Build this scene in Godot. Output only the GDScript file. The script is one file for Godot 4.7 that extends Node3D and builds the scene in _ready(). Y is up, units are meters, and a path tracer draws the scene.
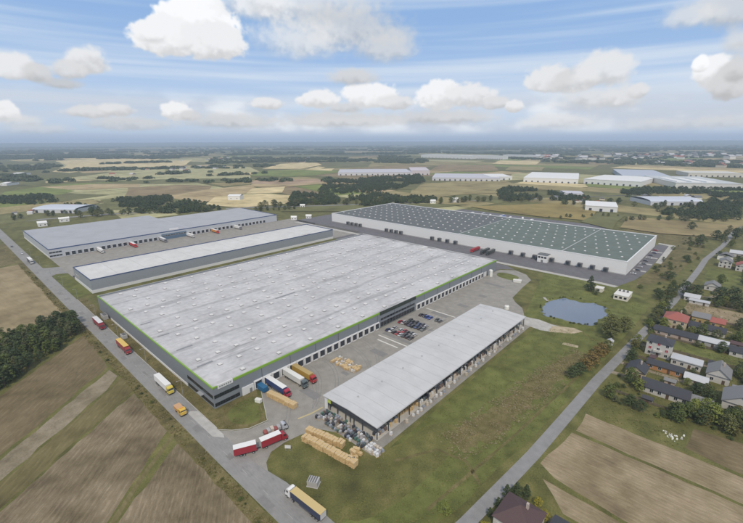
extends Node3D
# An aerial view over a logistics park in flat farmland. World axes follow the buildings:
# x runs along the long front of the grey warehouse, z towards the viewer's side; metres, y up.

class MB:
	# collects flat shaded faces; front faces run clockwise
	var v := PackedVector3Array()
	var n := PackedVector3Array()
	var t := PackedVector2Array()
	var c := PackedColorArray()
	var col := Color.WHITE
	func uv_of(p: Vector3, k: Vector3) -> Vector2:
		var a := k.abs()
		if a.y >= a.x and a.y >= a.z: return Vector2(p.x, p.z)
		if a.x >= a.z: return Vector2(p.z, p.y)
		return Vector2(p.x, p.y)
	func tri(a: Vector3, b: Vector3, d: Vector3) -> void:
		var k := (d - a).cross(b - a).normalized()
		for p: Vector3 in [a, b, d]:
			v.append(p); n.append(k); t.append(uv_of(p, k)); c.append(col)
	func quad(a: Vector3, b: Vector3, d: Vector3, e: Vector3) -> void:
		tri(a, b, d); tri(a, d, e)
	func quad_uv(ps: Array, us: Array) -> void:
		var k: Vector3 = (ps[2] - ps[0]).cross(ps[1] - ps[0]).normalized()
		for i in [0, 1, 2, 0, 2, 3]:
			v.append(ps[i]); n.append(k); t.append(us[i]); c.append(col)
	func box(m: Vector3, s: Vector3) -> void:
		box2(m - s / 2, m + s / 2)
	func box2(a: Vector3, b: Vector3) -> void:
		taper(a, b, 0.0, 0.0)
	func taper(a: Vector3, b: Vector3, ix: float, iz: float) -> void:
		# a box whose top is drawn in by ix and iz on each side
		var p := [Vector3(a.x, a.y, a.z), Vector3(b.x, a.y, a.z), Vector3(b.x, a.y, b.z), Vector3(a.x, a.y, b.z),
			Vector3(a.x + ix, b.y, a.z + iz), Vector3(b.x - ix, b.y, a.z + iz), Vector3(b.x - ix, b.y, b.z - iz), Vector3(a.x + ix, b.y, b.z - iz)]
		for f in [[4, 5, 6, 7], [0, 3, 2, 1], [7, 6, 2, 3], [5, 4, 0, 1], [6, 5, 1, 2], [4, 7, 3, 0]]:
			quad(p[f[0]], p[f[1]], p[f[2]], p[f[3]])
	func bevel(a: Vector3, b: Vector3, r: float) -> void:
		# a box with chamfered vertical and upper edges
		box2(Vector3(a.x + r, a.y, a.z), Vector3(b.x - r, b.y - r, b.z))
		taper(Vector3(a.x, a.y, a.z + r), Vector3(b.x, b.y - r, b.z - r), 0, 0)
		taper(Vector3(a.x + r * .3, b.y - r, a.z + r * .3), Vector3(b.x - r * .3, b.y, b.z - r * .3), r * .7, r * .7)
	func tube(p: Vector3, q: Vector3, r0: float, r1: float, k: int, caps := true) -> void:
		var d := (q - p).normalized()
		var s := d.cross(Vector3.RIGHT if absf(d.x) < 0.9 else Vector3.UP).normalized()
		var u := s.cross(d)
		for i in k:
			var a0 := TAU * i / k
			var a1 := TAU * (i + 1) / k
			var e0 := s * cos(a0) + u * sin(a0)
			var e1 := s * cos(a1) + u * sin(a1)
			quad(p + e0 * r0, q + e0 * r1, q + e1 * r1, p + e1 * r0)
			if caps:
				tri(p, p + e0 * r0, p + e1 * r0); tri(q, q + e1 * r1, q + e0 * r1)
	func lathe(prof: Array, k: int, at := Vector3.ZERO) -> void:
		for j in prof.size() - 1:
			for i in k:
				var a0 := TAU * i / k
				var a1 := TAU * (i + 1) / k
				var P := func(r: float, y: float, a: float) -> Vector3: return at + Vector3(cos(a) * r, y, sin(a) * r)
				quad(P.call(prof[j][0], prof[j][1], a0), P.call(prof[j + 1][0], prof[j + 1][1], a0), P.call(prof[j + 1][0], prof[j + 1][1], a1), P.call(prof[j][0], prof[j][1], a1))
	func extrude(poly: Array, x0: float, x1: float) -> void:
		# a side profile of (z, y) points, drawn along x, clockwise seen from +x
		var pl := PackedVector2Array(poly)
		for i in pl.size():
			var a := pl[i]
			var b := pl[(i + 1) % pl.size()]
			quad(Vector3(x0, a.y, a.x), Vector3(x0, b.y, b.x), Vector3(x1, b.y, b.x), Vector3(x1, a.y, a.x))
		var ix := Geometry2D.triangulate_polygon(pl)
		for i in range(0, ix.size(), 3):
			var q := [pl[ix[i]], pl[ix[i + 1]], pl[ix[i + 2]]]
			for x in [x0, x1]:
				tri(Vector3(x, q[0].y, q[0].x), Vector3(x, q[1].y, q[1].x), Vector3(x, q[2].y, q[2].x))
	func mesh() -> ArrayMesh:
		var a := []
		a.resize(Mesh.ARRAY_MAX)
		a[Mesh.ARRAY_VERTEX] = v; a[Mesh.ARRAY_NORMAL] = n; a[Mesh.ARRAY_TEX_UV] = t; a[Mesh.ARRAY_TEX_UV2] = t; a[Mesh.ARRAY_COLOR] = c
		var m := ArrayMesh.new()
		m.add_surface_from_arrays(Mesh.PRIMITIVE_TRIANGLES, a)
		return m

var taken := {}
var mats := {}
var meshes := {}
var rng := RandomNumberGenerator.new()
var patches: Texture2D
var patches_soft: Texture2D

func numbered(called: String) -> String:
	var k: int = taken.get(called, 0)
	taken[called] = k + 1
	return called if k == 0 else "%s_%03d" % [called, k]

func part(called: String, m: Mesh, mat: Material, parent: Node, at := Vector3.ZERO) -> MeshInstance3D:
	var o := MeshInstance3D.new()
	o.name = called
	o.mesh = m
	o.material_override = mat
	o.position = at
	parent.add_child(o, true)
	return o

func tag(o: Node, label: String, category: String, group := "", kind := "") -> void:
	if label: o.set_meta("label", label)
	if category: o.set_meta("category", category)
	if group: o.set_meta("group", group)
	if kind: o.set_meta("kind", kind)

func thing(called: String, label: String, category: String, at := Vector3.ZERO, turn := 0.0, group := "") -> Node3D:
	var o := Node3D.new()
	o.name = numbered(called)
	add_child(o)
	o.position = at
	o.rotation.y = turn
	tag(o, label, category, group)
	return o

func whole(called: String, m: Mesh, mat: Material, label: String, category: String, at := Vector3.ZERO, group := "", kind := "") -> MeshInstance3D:
	var o := part(numbered(called), m, mat, self, at)
	tag(o, label, category, group, kind)
	return o

func lin(r: float, g: float, b: float) -> Color:
	return Color(r, g, b).linear_to_srgb()

func M(key: String, col := Color.WHITE, rough := 0.8, metal := 0.0) -> StandardMaterial3D:
	# col is a linear base colour
	if not mats.has(key):
		var m := StandardMaterial3D.new()
		m.albedo_color = col.linear_to_srgb()
		m.roughness = rough
		m.metallic = metal
		mats[key] = m
	return mats[key]

func noise_bytes(size: int, freq: float, seed_: int, oct := 4, kind := FastNoiseLite.TYPE_SIMPLEX_SMOOTH) -> PackedByteArray:
	var f := FastNoiseLite.new()
	f.noise_type = kind
	f.seed = seed_
	f.frequency = freq
	f.fractal_octaves = oct
	return f.get_seamless_image(size, size, false, false, 0.2).get_data()

# a ground or surface texture: a ramp of linear colours over two noises, with rows if wanted
func ramp_texture(stops: Array, seed_: int, fc: float, ff: float, mixf := 0.5, rows := 0, amp := 0.0, size := 320) -> ImageTexture:
	var a := noise_bytes(size, fc, seed_, 4)
	var b := noise_bytes(size, ff, seed_ + 7, 3)
	var pal := PackedByteArray()
	for i in 256:
		var x := i / 255.0 * (stops.size() - 1)
		var k := mini(int(x), stops.size() - 2)
		var q: Color = (stops[k] as Color).lerp(stops[k + 1], x - k).linear_to_srgb()
		pal.append(int(q.r * 255)); pal.append(int(q.g * 255)); pal.append(int(q.b * 255))
	var out := PackedByteArray()
	out.resize(size * size * 3)
	var wa := 1.0 - mixf
	var o := 0
	for y in size:
		for x in size:
			var i := y * size + x
			var s: float = a[i] * wa + b[i] * mixf
			if rows > 0:
				# streaks drawn out along the rows
				var j: int = (y if y * 2 < size else size - 1 - y) / 6 * size + x
				s = a[i] * .38 + b[i] * .16 + b[j] * .46 + amp * 255.0 * sin(TAU * rows * x / size + a[j] * 0.02) * (b[j] / 255.0)
			var k := clampi(int((s - 127.0) * 1.35 + 127.0), 0, 255) * 3
			out[o] = pal[k]; out[o + 1] = pal[k + 1]; out[o + 2] = pal[k + 2]
			o += 3
	return ImageTexture.create_from_image(Image.create_from_data(size, size, false, Image.FORMAT_RGB8, out))

func surface(key: String, stops: Array, tile: float, seed_: int, fc := 0.012, ff := 0.09, mixf := 0.5, rows := 0, amp := 0.0, rough := 0.95, blotch := 0.0) -> StandardMaterial3D:
	var m := StandardMaterial3D.new()
	m.albedo_texture = ramp_texture(stops, seed_, fc, ff, mixf, rows, amp)
	m.uv1_scale = Vector3(1.0 / tile, 1.0 / tile, 1)
	m.roughness = rough
	if blotch != 0.0:
		m.detail_enabled = true
		m.detail_blend_mode = BaseMaterial3D.BLEND_MODE_MUL
		m.detail_albedo = patches if blotch > 0.0 else patches_soft
		blotch = absf(blotch)
		m.detail_uv_layer = BaseMaterial3D.DETAIL_UV_2
		m.uv2_scale = Vector3(1.0 / blotch, 1.0 / blotch, 1)
	mats[key] = m
	return m

# ground sheets: polygon in (x, z), rows run at an angle
func sheet(called: String, pts: Array, y: float, mat: Material, turn := 0.0, label := "", parent: Node = null) -> MeshInstance3D:
	var pl := PackedVector2Array()
	for p in pts: pl.append(Vector2(p[0], p[1]))
	var ix := Geometry2D.triangulate_polygon(pl)
	var b := MB.new()
	for i in range(0, ix.size(), 3):
		var q := [pl[ix[i]], pl[ix[i + 1]], pl[ix[i + 2]]]
		if (q[1] - q[0]).cross(q[2] - q[0]) < 0.0: q.reverse()
		b.tri(Vector3(q[0].x, y, q[0].y), Vector3(q[1].x, y, q[1].y), Vector3(q[2].x, y, q[2].y))
	for i in b.v.size(): b.t[i] = Vector2(b.v[i].x, b.v[i].z).rotated(turn)
	if parent: return part(called, b.mesh(), mat, parent)
	var o := part(numbered(called), b.mesh(), mat, self)
	tag(o, label, called.replace("_", " ").get_slice(" ", called.count("_")), "", "structure")
	return o

# smooth closed outline through the given corners
func rounded(pts: Array, passes := 2) -> Array:
	for k in passes:
		var out := []
		for i in pts.size():
			var a: Array = pts[i]
			var b: Array = pts[(i + 1) % pts.size()]
			out.append([a[0] * .75 + b[0] * .25, a[1] * .75 + b[1] * .25])
			out.append([a[0] * .25 + b[0] * .75, a[1] * .25 + b[1] * .75])
		pts = out
	return pts

func ragged(pts: Array, step: float, amp: float) -> Array:
	# an outline with an uneven edge, as fields and verges have
	var out := []
	for i in pts.size():
		var a := Vector2(pts[i][0], pts[i][1])
		var b := Vector2(pts[(i + 1) % pts.size()][0], pts[(i + 1) % pts.size()][1])
		var k := clampi(int(a.distance_to(b) / step), 1, 40)
		for j in k:
			var p := a.lerp(b, j / float(k))
			if j > 0: p += Vector2(rng.randf_range(-amp, amp), rng.randf_range(-amp, amp))
			out.append([p.x, p.y])
	return out

func strip(line: Array, half: float) -> Array:
	# outline of a band of even width along a line
	var l := []
	var r := []
	for i in line.size():
		var a := Vector2(line[maxi(i - 1, 0)][0], line[maxi(i - 1, 0)][1])
		var b := Vector2(line[mini(i + 1, line.size() - 1)][0], line[mini(i + 1, line.size() - 1)][1])
		var k := (b - a).normalized().orthogonal() * half
		l.append([line[i][0] + k.x, line[i][1] + k.y])
		r.push_front([line[i][0] - k.x, line[i][1] - k.y])
	return l + r

# ---------------------------------------------------------------- sky
var fa := FastNoiseLite.new()
var fb := FastNoiseLite.new()
var fc_ := FastNoiseLite.new()
var fd := FastNoiseLite.new()

func ss(a: float, b: float, x: float) -> float:
	var t := clampf((x - a) / (b - a), 0, 1)
	return t * t * (3 - 2 * t)

const GRAD := [[0.0, .72, .78, .86], [2.0, .76, .82, .895], [5.0, .73, .815, .92], [9.0, .64, .755, .905], [14.0, .575, .71, .885], [22.0, .55, .685, .87], [45.0, .46, .60, .81], [90.0, .40, .54, .77]]

func sky_at(az: float, el: float, near: Array) -> Color:
	# az, el in degrees; the sRGB colour of air, streaks of cirrus and cumulus
	var c := Color(GRAD[0][1], GRAD[0][2], GRAD[0][3])
	for i in GRAD.size() - 1:
		if el >= GRAD[i][0]:
			var s: float = clampf((el - GRAD[i][0]) / (GRAD[i + 1][0] - GRAD[i][0]), 0, 1)
			c = Color(GRAD[i][1], GRAD[i][2], GRAD[i][3]).lerp(Color(GRAD[i + 1][1], GRAD[i + 1][2], GRAD[i + 1][3]), s)
	var a := deg_to_rad(az)
	var d := Vector3(sin(a) * cos(deg_to_rad(el)), sin(deg_to_rad(el)), -cos(a) * cos(deg_to_rad(el)))
	# cirrus, drawn out along the horizon
	var k := fa.get_noise_3d(d.x * 70.0, el * 40.0 + d.x * 6.0, d.z * 70.0)
	var k3 := fa.get_noise_3d(d.x * 110.0 + 50.0, el * 95.0 + d.x * 10.0, d.z * 110.0)
	var k2 := fa.get_noise_3d(d.x * 34.0 + 300.0, el * 9.0, d.z * 34.0)
	var ci := ss(-0.26, 0.46, k * 0.55 + k3 * 0.22 + k2 * 0.6 + 0.05) * 0.66 * ss(1.5, 6, el)
	c = c.lerp(Color(.895, .92, .95), ci)
	# broken low cloud towards the horizon and cumulus overhead
	var q := d / maxf(d.y + 0.06, 0.05)
	var g := fb.get_noise_3d(q.x * 26.0, 40.0, q.z * 26.0)
	var e := fc_.get_noise_3d(d.x * 190.0, el * 7.5, d.z * 190.0)
	var low := ss(-0.25, 0.35, fb.get_noise_3d(d.x * 60.0, el * 9.0, d.z * 60.0) + e * 0.3 + 0.30) * ss(0.2, 1.6, el) * ss(6.8, 3.4, el)
	c = c.lerp(Color(.78, .81, .86).lerp(Color(.93, .94, .955), ss(-.25, .4, e)), low * 0.9)
	if near.is_empty() or el > 17.0:
		var cov := ss(-0.42, 0.10, g + e * 0.2) * ss(10, 20, el)
		c = c.lerp(Color(.80, .805, .82).lerp(Color(.96, .96, .955), ss(-.5, .5, e + g * .3)), cov * 0.92)
	for b in near:
		var dx: float = (az - b[0]) / b[2]
		var dy: float = (el - b[1]) / b[3]
		if absf(dx) > 1.9 or absf(dy) > 1.9: continue
		if dy < 0: dy *= 1.25
		var soft: float = b[5]
		var n2 := fc_.get_noise_3d(az * 26.0, el * 30.0, 9.0)
		var puff := -fd.get_noise_2d(az * .42 + n2 * .35, el * .55 + e * .3)
		var f := 1.10 - sqrt(dx * dx + dy * dy) + e * 0.30 + n2 * 0.24 + (puff - .3) * .30 * soft
		var al := ss(0.0, lerpf(1.1, 0.26, soft), f) * lerpf(0.66, 0.99, soft)
		if al <= 0.0: continue
		var lum: float = b[4] * lerpf(0.88, 1.0, ss(-0.75, 0.35, dy + e * .5 + n2 * .5 + (puff - .3) * .9))
		c = c.lerp(Color(lum * .985, lum * .99, lum), al)
	# the air in front of low cloud
	c = c.lerp(Color(.70, .765, .855), ss(3.0, -0.3, el) * 0.7)
	return c.lerp(Color(.62, .69, .785), ss(1.5, 0.1, el) * 0.85)

func make_sky() -> ImageTexture:
	fa.seed = 5; fa.frequency = 0.011; fa.fractal_octaves = 5; fa.noise_type = FastNoiseLite.TYPE_SIMPLEX_SMOOTH
	fb.seed = 21; fb.frequency = 0.02; fb.fractal_octaves = 4; fb.noise_type = FastNoiseLite.TYPE_SIMPLEX_SMOOTH
	fc_.seed = 33; fc_.frequency = 0.03; fc_.fractal_octaves = 5; fc_.noise_type = FastNoiseLite.TYPE_SIMPLEX_SMOOTH
	fd.seed = 8; fd.frequency = 1.0; fd.fractal_octaves = 3; fd.fractal_gain = .5; fd.noise_type = FastNoiseLite.TYPE_CELLULAR; fd.cellular_return_type = FastNoiseLite.RETURN_DISTANCE
	var w := 640
	var h := 320
	var im := Image.create(w, h, false, Image.FORMAT_RGB8)
	for y in h:
		var el := 90.0 - (y + 0.5) / h * 180.0
		for x in w:
			im.set_pixel(x, y, sky_at((x + 0.5) / w * 360.0, el, []) if el > -1.5 else Color(.70, .765, .86))
	im.resize(4096, 2048, Image.INTERPOLATE_CUBIC)
	# finer cloud shapes over the quarter of the sky that the distant cumulus of the photograph fill
	var s := 4096 / 360.0
	for y in range(int((90 - 19.0) * s), int((90 + 1.0) * s)):
		var el := 90.0 - (y + 0.5) / s
		for x in range(0, int(100 * s)):
			var az := (x + 0.5) / s
			var near := []
			for b in CLOUDS:
				if absf(az - b[0]) < b[2] * 1.9 and absf(el - b[1]) < b[3] * 1.9: near.append(b)
			if near.is_empty(): near.append([0.0, -60.0, 1.0, 1.0, 1.0, 1.0])
			var cc := sky_at(az, el, near)
			var edge := ss(100, 92, az) * ss(19, 15.5, el) * ss(0, 4, az)
			im.set_pixel(x, y, im.get_pixel(x, y).lerp(cc, edge))
	return ImageTexture.create_from_image(im)
const FIELDS := [
	['olive', [[-8.5,-946.9],[7.7,-1172.3],[120.1,-1071.8],[210.9,-880.7],[110.6,-830.7]]],
	['lush', [[46.1,-1045],[65,-1135.7],[143.9,-1213.3],[170.4,-1110.2],[180.3,-1032.7],[137.5,-965.7],[72.1,-989.3]]],
	['tan', [[143.9,-1213.3],[249.9,-1188.8],[368.4,-1161.5],[316.8,-1011],[202.2,-1039.4],[167,-1114.1]]],
	['olive', [[77.7,-1329.6],[116.1,-1675],[204.6,-1456.3],[149.3,-1245.6]]],
	['straw', [[296.2,-1893.2],[461.1,-2422.9],[544.2,-3139.5],[837,-3420],[1102,-2922],[789.1,-2243.1],[544.8,-2052.7],[328.9,-1769.3]]],
	['pale', [[421.3,-1741.4],[713.9,-2036.5],[982,-1572],[827.1,-1248.8],[560.2,-1338.7]]],
	['straw', [[741,-2477.7],[1167,-2570],[844.6,-1943.2],[576.8,-1953.5]]],
	['pale', [[238.2,-1471.3],[429.4,-1647.7],[720.6,-1146],[632.5,-1002.5],[340.7,-1243.1]]],
	['olive', [[263.3,-1194.5],[392.9,-1232.9],[652.7,-1035.4],[578,-913.8],[364.6,-1075.3]]],
	['brown', [[226.8,-836],[287.7,-1008.4],[407.4,-983],[451.5,-891.3],[357.4,-738.2],[291,-761.7]]],
	['tan', [[277.1,-752.6],[394.9,-814.8],[531.2,-837.5],[485.2,-709.7],[352.6,-641.2],[284.8,-610.1]]],
	['straw', [[278.9,-578.1],[346.8,-672.1],[440.8,-641.5],[474.4,-549.7],[383.3,-477.4],[302.6,-497.3]]],
	['olive', [[143.9,-645.6],[171.3,-804],[233.9,-827.7],[277.3,-728],[284.9,-590.3],[257.8,-499.7]]],
	['lush', [[696.6,-1106.9],[864.1,-1291.9],[1120,-1174],[1036,-995],[780.7,-942.6]]],
	['straw', [[935,-1401],[1230,-1687],[1488,-1712],[1305,-1439],[1039,-1274]]],
	['straw', [[1012,-1206],[1208,-1355],[1180,-1208],[1042,-1075]]],
	['olive', [[1093,-1207],[1537,-1555],[1690,-1454],[1326,-1146]]],
	['tan', [[500.1,-796.3],[610.7,-923.5],[770.7,-784.7],[674.7,-710.4],[562.2,-723.7]]],
	['pinkish', [[546.1,-861.7],[625.3,-957.3],[769.8,-839.2],[718.5,-747.9],[601.3,-755.3]]],
	['straw', [[417.5,-668.6],[487.5,-757.3],[562.2,-723.7],[480.9,-623.1]]],
	['olivetan', [[594.8,-361.6],[718.8,-437.5],[867.1,-505.3],[1091,-380],[970,-283],[798.6,-254.5],[710.1,-302.8],[628,-323.3]]],
	['olive', [[661.7,-504],[738,-555.4],[836.2,-499.6],[723.4,-432.1]]],
	['brown', [[1309,-795],[1706,-1009],[1823,-789],[1456,-571],[1335,-632]]],
	['straw', [[1907,-831],[2300,-977],[2317,-747],[1952,-626]]],
	['olivetan', [[1522,-582],[1759,-669],[1819,-534],[1556,-448]]],
	['straw', [[1006,-320],[1098,-323],[1117,-170],[1044,-142],[984,-177]]],
	['olivetan', [[911,-214],[893.6,-300.2],[1020,-347],[1027,-144],[947,-111]]],
	['dry', [[575.2,-202.6],[727.1,-102.1],[661.4,-24],[571.4,-8.2],[556.8,-73.9],[560.1,-139.6]]],
	['dryred', [[544.2,35.6],[643.5,24.7],[655.4,98.5],[666,153.4],[556.3,136.8],[535.7,80.9]]],
	['olive', [[554,-16.5],[655.1,-16.5],[650.3,19.3],[523.2,31.1]]],
	['lush', [[1034,-71],[1197,-17],[1299,139],[1141,143],[1075,38]]],
	['pale', [[1076,-373],[1341,-471],[1426,-442],[1142,-344]]],
	['olivetan', [[1165,-54],[1375,-67],[1371,-23],[1177,-4]]],
	['olive', [[323.7,-409.1],[378.9,-427.3],[523,-317.1],[596.1,-214.4],[499.9,-255.1],[383.3,-341.1]]]]
const WOODS := [
	[0, [[349.1,-3771.8],[491.6,-5054.1],[816,-4372.8],[1403,-4592],[1075,-3431],[694.3,-3609.4]]],
	[0, [[105.5,-2124.7],[180.7,-3011.5],[430.2,-2782.5],[431.4,-2320.8],[225.1,-1979.5]]],
	[0, [[170,-1182.8],[200.9,-1408.7],[274.9,-1456.2],[285,-1309.1],[220.4,-1162.3]]],
	[0, [[85.9,-1403.2],[135.4,-1849.3],[198.5,-1703.9],[184.8,-1427.7],[138.5,-1341.3]]],
	[0, [[276.6,-1246.2],[316.2,-1378.6],[409.4,-1325.3],[370.4,-1208]]],
	[0, [[353.6,-1088.3],[392.1,-1182.3],[429.6,-1138],[382.6,-1032.8]]],
	[0, [[403.4,-1051.4],[436.5,-1105.1],[702.8,-891.7],[793.9,-810.6],[727.7,-736.9]]],
	[0, [[563.3,-1266.8],[627.4,-1408.2],[656.7,-1372.7],[575.7,-1219.2]]],
	[0, [[389.2,-1967.4],[458.2,-2222.2],[634,-2136.2],[551.4,-1872.6]]],
	[0, [[528,-1797.6],[628.2,-2075.9],[770,-1774],[692.6,-1646.8]]],
	[0, [[751.2,-1681.6],[846.8,-1870.7],[989,-1627],[888.4,-1458.7]]],
	[0, [[897.9,-2921.1],[1075,-3431],[1419,-3337],[1230,-2898]]],
	[0, [[978,-2004],[1485,-2879],[2120,-1866],[1746,-1481],[1362,-1688]]],
	[0, [[1577,-1329],[2478,-2088],[2531,-1640],[1782,-1154],[1582,-1165]]],
	[0, [[941,-1504],[1092,-1705],[1156,-1625],[1003,-1427]]],
	[1, [[546.6,-576.1],[724,-741.3],[846.4,-775.9],[1082,-678],[903,-530],[692.6,-468],[561.1,-502.2]]],
	[1, [[367.3,-449.4],[485.9,-589.3],[539.5,-527.2],[450.1,-381.7]]],
	[1, [[439.4,-375.8],[544,-469.2],[618.5,-435.6],[529,-310.2],[467.5,-317.2]]],
	[1, [[126.1,-634.6],[168.5,-743.6],[215.3,-799.5],[284.1,-744.5],[279.1,-559.4],[270.8,-500.6],[205.9,-514],[166.7,-573.3]]],
	[1, [[28.3,-884.8],[43.5,-1022.4],[118.7,-961],[110.6,-830.7],[130.9,-711.2],[100.9,-782.1]]],
	[1, [[506,-356.1],[568.2,-392.3],[647.8,-312.3],[577,-274.5]]],
	[1, [[679.6,-197.2],[810.2,-269.7],[909,-282],[908,-217],[770.1,-159.4],[717.6,-164.1]]],
	[1, [[710.9,47],[782.5,51.5],[869,98.5],[848.7,143.6],[712.8,152.2],[688.4,106.9],[689.5,77]]],
	[0, [[2657,-1149],[3257,-1438],[3535,-1049],[2615,-680],[3046,95],[2253,115],[2251,-251],[2214,-604]]],
	[0, [[2783,-461],[3670,-1094],[3828,-1713],[3004,-2303],[2258,-2837],[1869,-3926],[4654,56],[3799,77]]],
	[1, [[841.4,-32.3],[993,-58],[1128,-27],[1215,141],[1074,144],[998,104],[1066,83],[997,4]]],
	[1, [[794.7,-154.6],[867.1,-174.9],[855,-135],[837.7,-81.3],[770.9,-71.6],[727.1,-102.1]]],
	[1, [[871.3,101.2],[995,100],[1054,145],[868,149.4]]]]
const CLOUDS := [
	[26.73,13.24,4.27,2.84,1,1],[23.42,11.39,3.43,2.06,0.97,1],[28.36,11.14,3.54,2.11,0.95,1],[21.61,11.62,1.75,1.02,0.97,0.8],
	[38.79,15.75,10.92,3.20,0.92,0.3],[44.22,13.41,9.53,3.40,0.84,0.34],[33.81,15.51,5.29,2.26,0.96,0.45],[49.24,11.47,4.80,2.52,0.86,0.35],
	[38.59,12.02,7.15,2.67,0.93,0.3],[8.81,7.19,1.87,1.37,0.93,0.9],[10.64,6.80,1.24,1.09,0.85,0.8],[15.19,8.33,2.18,1.57,0.93,0.9],
	[13.44,7.41,1.72,1.12,0.88,0.8],[12.49,5.99,2.08,0.68,0.8,0.5],[7.39,3.02,1.17,1.21,0.95,1],[8.70,2.10,2.11,0.91,0.88,0.4],
	[14.53,3.28,2.64,0.84,0.88,0.8],[17.24,3.57,1.91,0.87,0.9,0.8],[23.25,3.52,1.89,1.17,0.96,1],[24.75,3.10,1.45,0.80,0.85,0.7],
	[34.16,4.67,2.13,0.82,0.92,0.9],[40.53,5.22,2.75,1.25,0.95,1],[44.02,4.26,2.79,0.85,0.85,0.6],[47.57,5.60,3.60,1.66,0.97,1],
	[45.39,7.97,3.56,1.20,0.85,0.6],[50.59,4.85,2.49,1.12,0.9,0.8],[56.40,5.38,2.95,1.92,0.97,1],[60.18,5.42,3.64,1.49,0.93,0.9],
	[63.30,4.63,2.04,0.95,0.88,0.8],[65.63,4.10,1.13,0.81,0.93,1],[69.24,7.01,2.55,1.64,0.92,0.9],[72.21,6.63,2.66,1.49,0.86,0.8],
	[75.19,7.49,3.11,2.13,0.92,0.75],[77.08,4.66,2.65,1.71,0.9,0.55],[74.05,4.59,4.27,1.76,0.9,0.4],[78.73,5.20,1.20,0.96,0.9,0.8],
	[84.92,6.68,1.52,1.73,0.97,1],[86.42,5.35,1.63,2.00,0.85,0.9],[86.93,6.67,1.12,1.47,0.85,0.8],[83.80,7.53,0.70,0.87,1,1],
	[85.42,12.21,3.12,2.76,0.86,0.45],[82.17,12.04,3.08,1.63,0.9,0.3],[86.57,9.35,2.03,1.70,0.88,0.3],[81.33,1.66,5.45,0.97,0.86,0.4],
	[86.44,1.83,3.25,0.91,0.85,0.4],[71.11,2.22,5.64,1.20,0.9,0.4],[56.50,2.95,7.99,1.14,0.84,0.5],[43.32,2.78,8.43,1.29,0.84,0.5],
	[29.33,2.46,6.57,1.10,0.84,0.5],[18.21,2.08,5.64,1.02,0.84,0.5],[9.79,1.32,3.72,0.82,0.86,0.4]]
const FAR_HALLS := [
	['long white distant warehouse along the horizon', 2452, -1426, -1.619, 414, 103, 20, 'w'],
	['grey white distant warehouse at the end of the long white one', 2483, -1138, -1.679, 233, 58, 20, 'w'],
	['bright white flat building in the far distance near the horizon', 2767, -1011, -1.732, 316, 79, 18, 'w'],
	['long pale lilac roofed warehouse beyond the woods', 1055, -863, -0.791, 254, 174, 9, 'l'],
	['taller pale pinkish block beside the lilac roofed warehouse', 1175, -752, -0.877, 65, 195, 14, 'p'],
	['low long pale grey warehouse in front of the brown field', 1075, -502, -1.033, 192, 167, 8, 'l'],
	['small white warehouse at the left end of the far industrial park', 1142, -432, -0.870, 64, 113, 9, 'w'],
	['large bright white warehouse beyond the golden field', 1210, -287, -1.286, 139, 230, 12, 'w'],
	['white warehouse with long sunlit front in the far industrial park', 1231, -113, -1.596, 133, 182, 12, 'w'],
	['wide blue grey roofed hall behind the white warehouses', 1492, -118, -1.266, 121, 315, 12, 'b'],
	['grey roofed warehouse with three white roof sections', 1278, 31, -1.100, 134, 212, 13, 'g'],
	['long pale roofed warehouse at the back right', 1671, 43, -1.141, 144, 103, 11, 'c'],
	['long silver hall with rounded white roof by the dark trees', 852, 41, -0.853, 90, 62, 7, 's'],
	['white square hall with flat roof beyond the white warehouse', 701, -28, -1.299, 46, 60, 8, 'w'],
	['small grey hall beside a dark round tree', 858, -124, -1.081, 36, 49, 7, 'l'],
	['low grey greenhouse complex left of the wood', 92, -694, -0.915, 75, 51, 6, 's'],
	['small white shed behind the farthest warehouse, left one', 37, -560, -0.071, 10, 12, 5, 'w'],
	['small white shed behind the farthest warehouse, right one', 65, -574, -0.138, 12, 5, 5, 'w'],
	['white house at the edge of the bright straw field', 354, -600, -0.856, 24, 22, 9, 'w'],
	['small white house beside the row of hedge trees', 607, -253, -0.855, 13, 4, 7, 'w'],
	['small grey shed on the field edge near the hedge', 571, -278, -0.854, 11, 9, 5, 'w'],
	['tiny white van sized shed between the round trees', 379, -420, -0.853, 9, 3, 4, 'w'],
	['white low shed on the track behind the warehouses', 296, -335, -0.849, 9, 2, 4, 'w'],
	['second white low shed on the track behind the warehouses', 318, -328, -0.849, 8, 2, 4, 'w'],
	['white shed by a pale road at the left edge', 188, -1788, -0.876, 30, 48, 7, 'w'],
	['white farm building at the far left edge', 99, -1335, -0.865, 19, 38, 7, 'w']]

func _ready() -> void:
	rng.seed = 20
	camera_and_light()
	materials()
	setting()
	grey_warehouse()
	blue_warehouses()
	white_warehouse()
	open_shed()
	houses()
	far_buildings()
	vehicles()
	goods()
	yard_details()
	vegetation()

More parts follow.
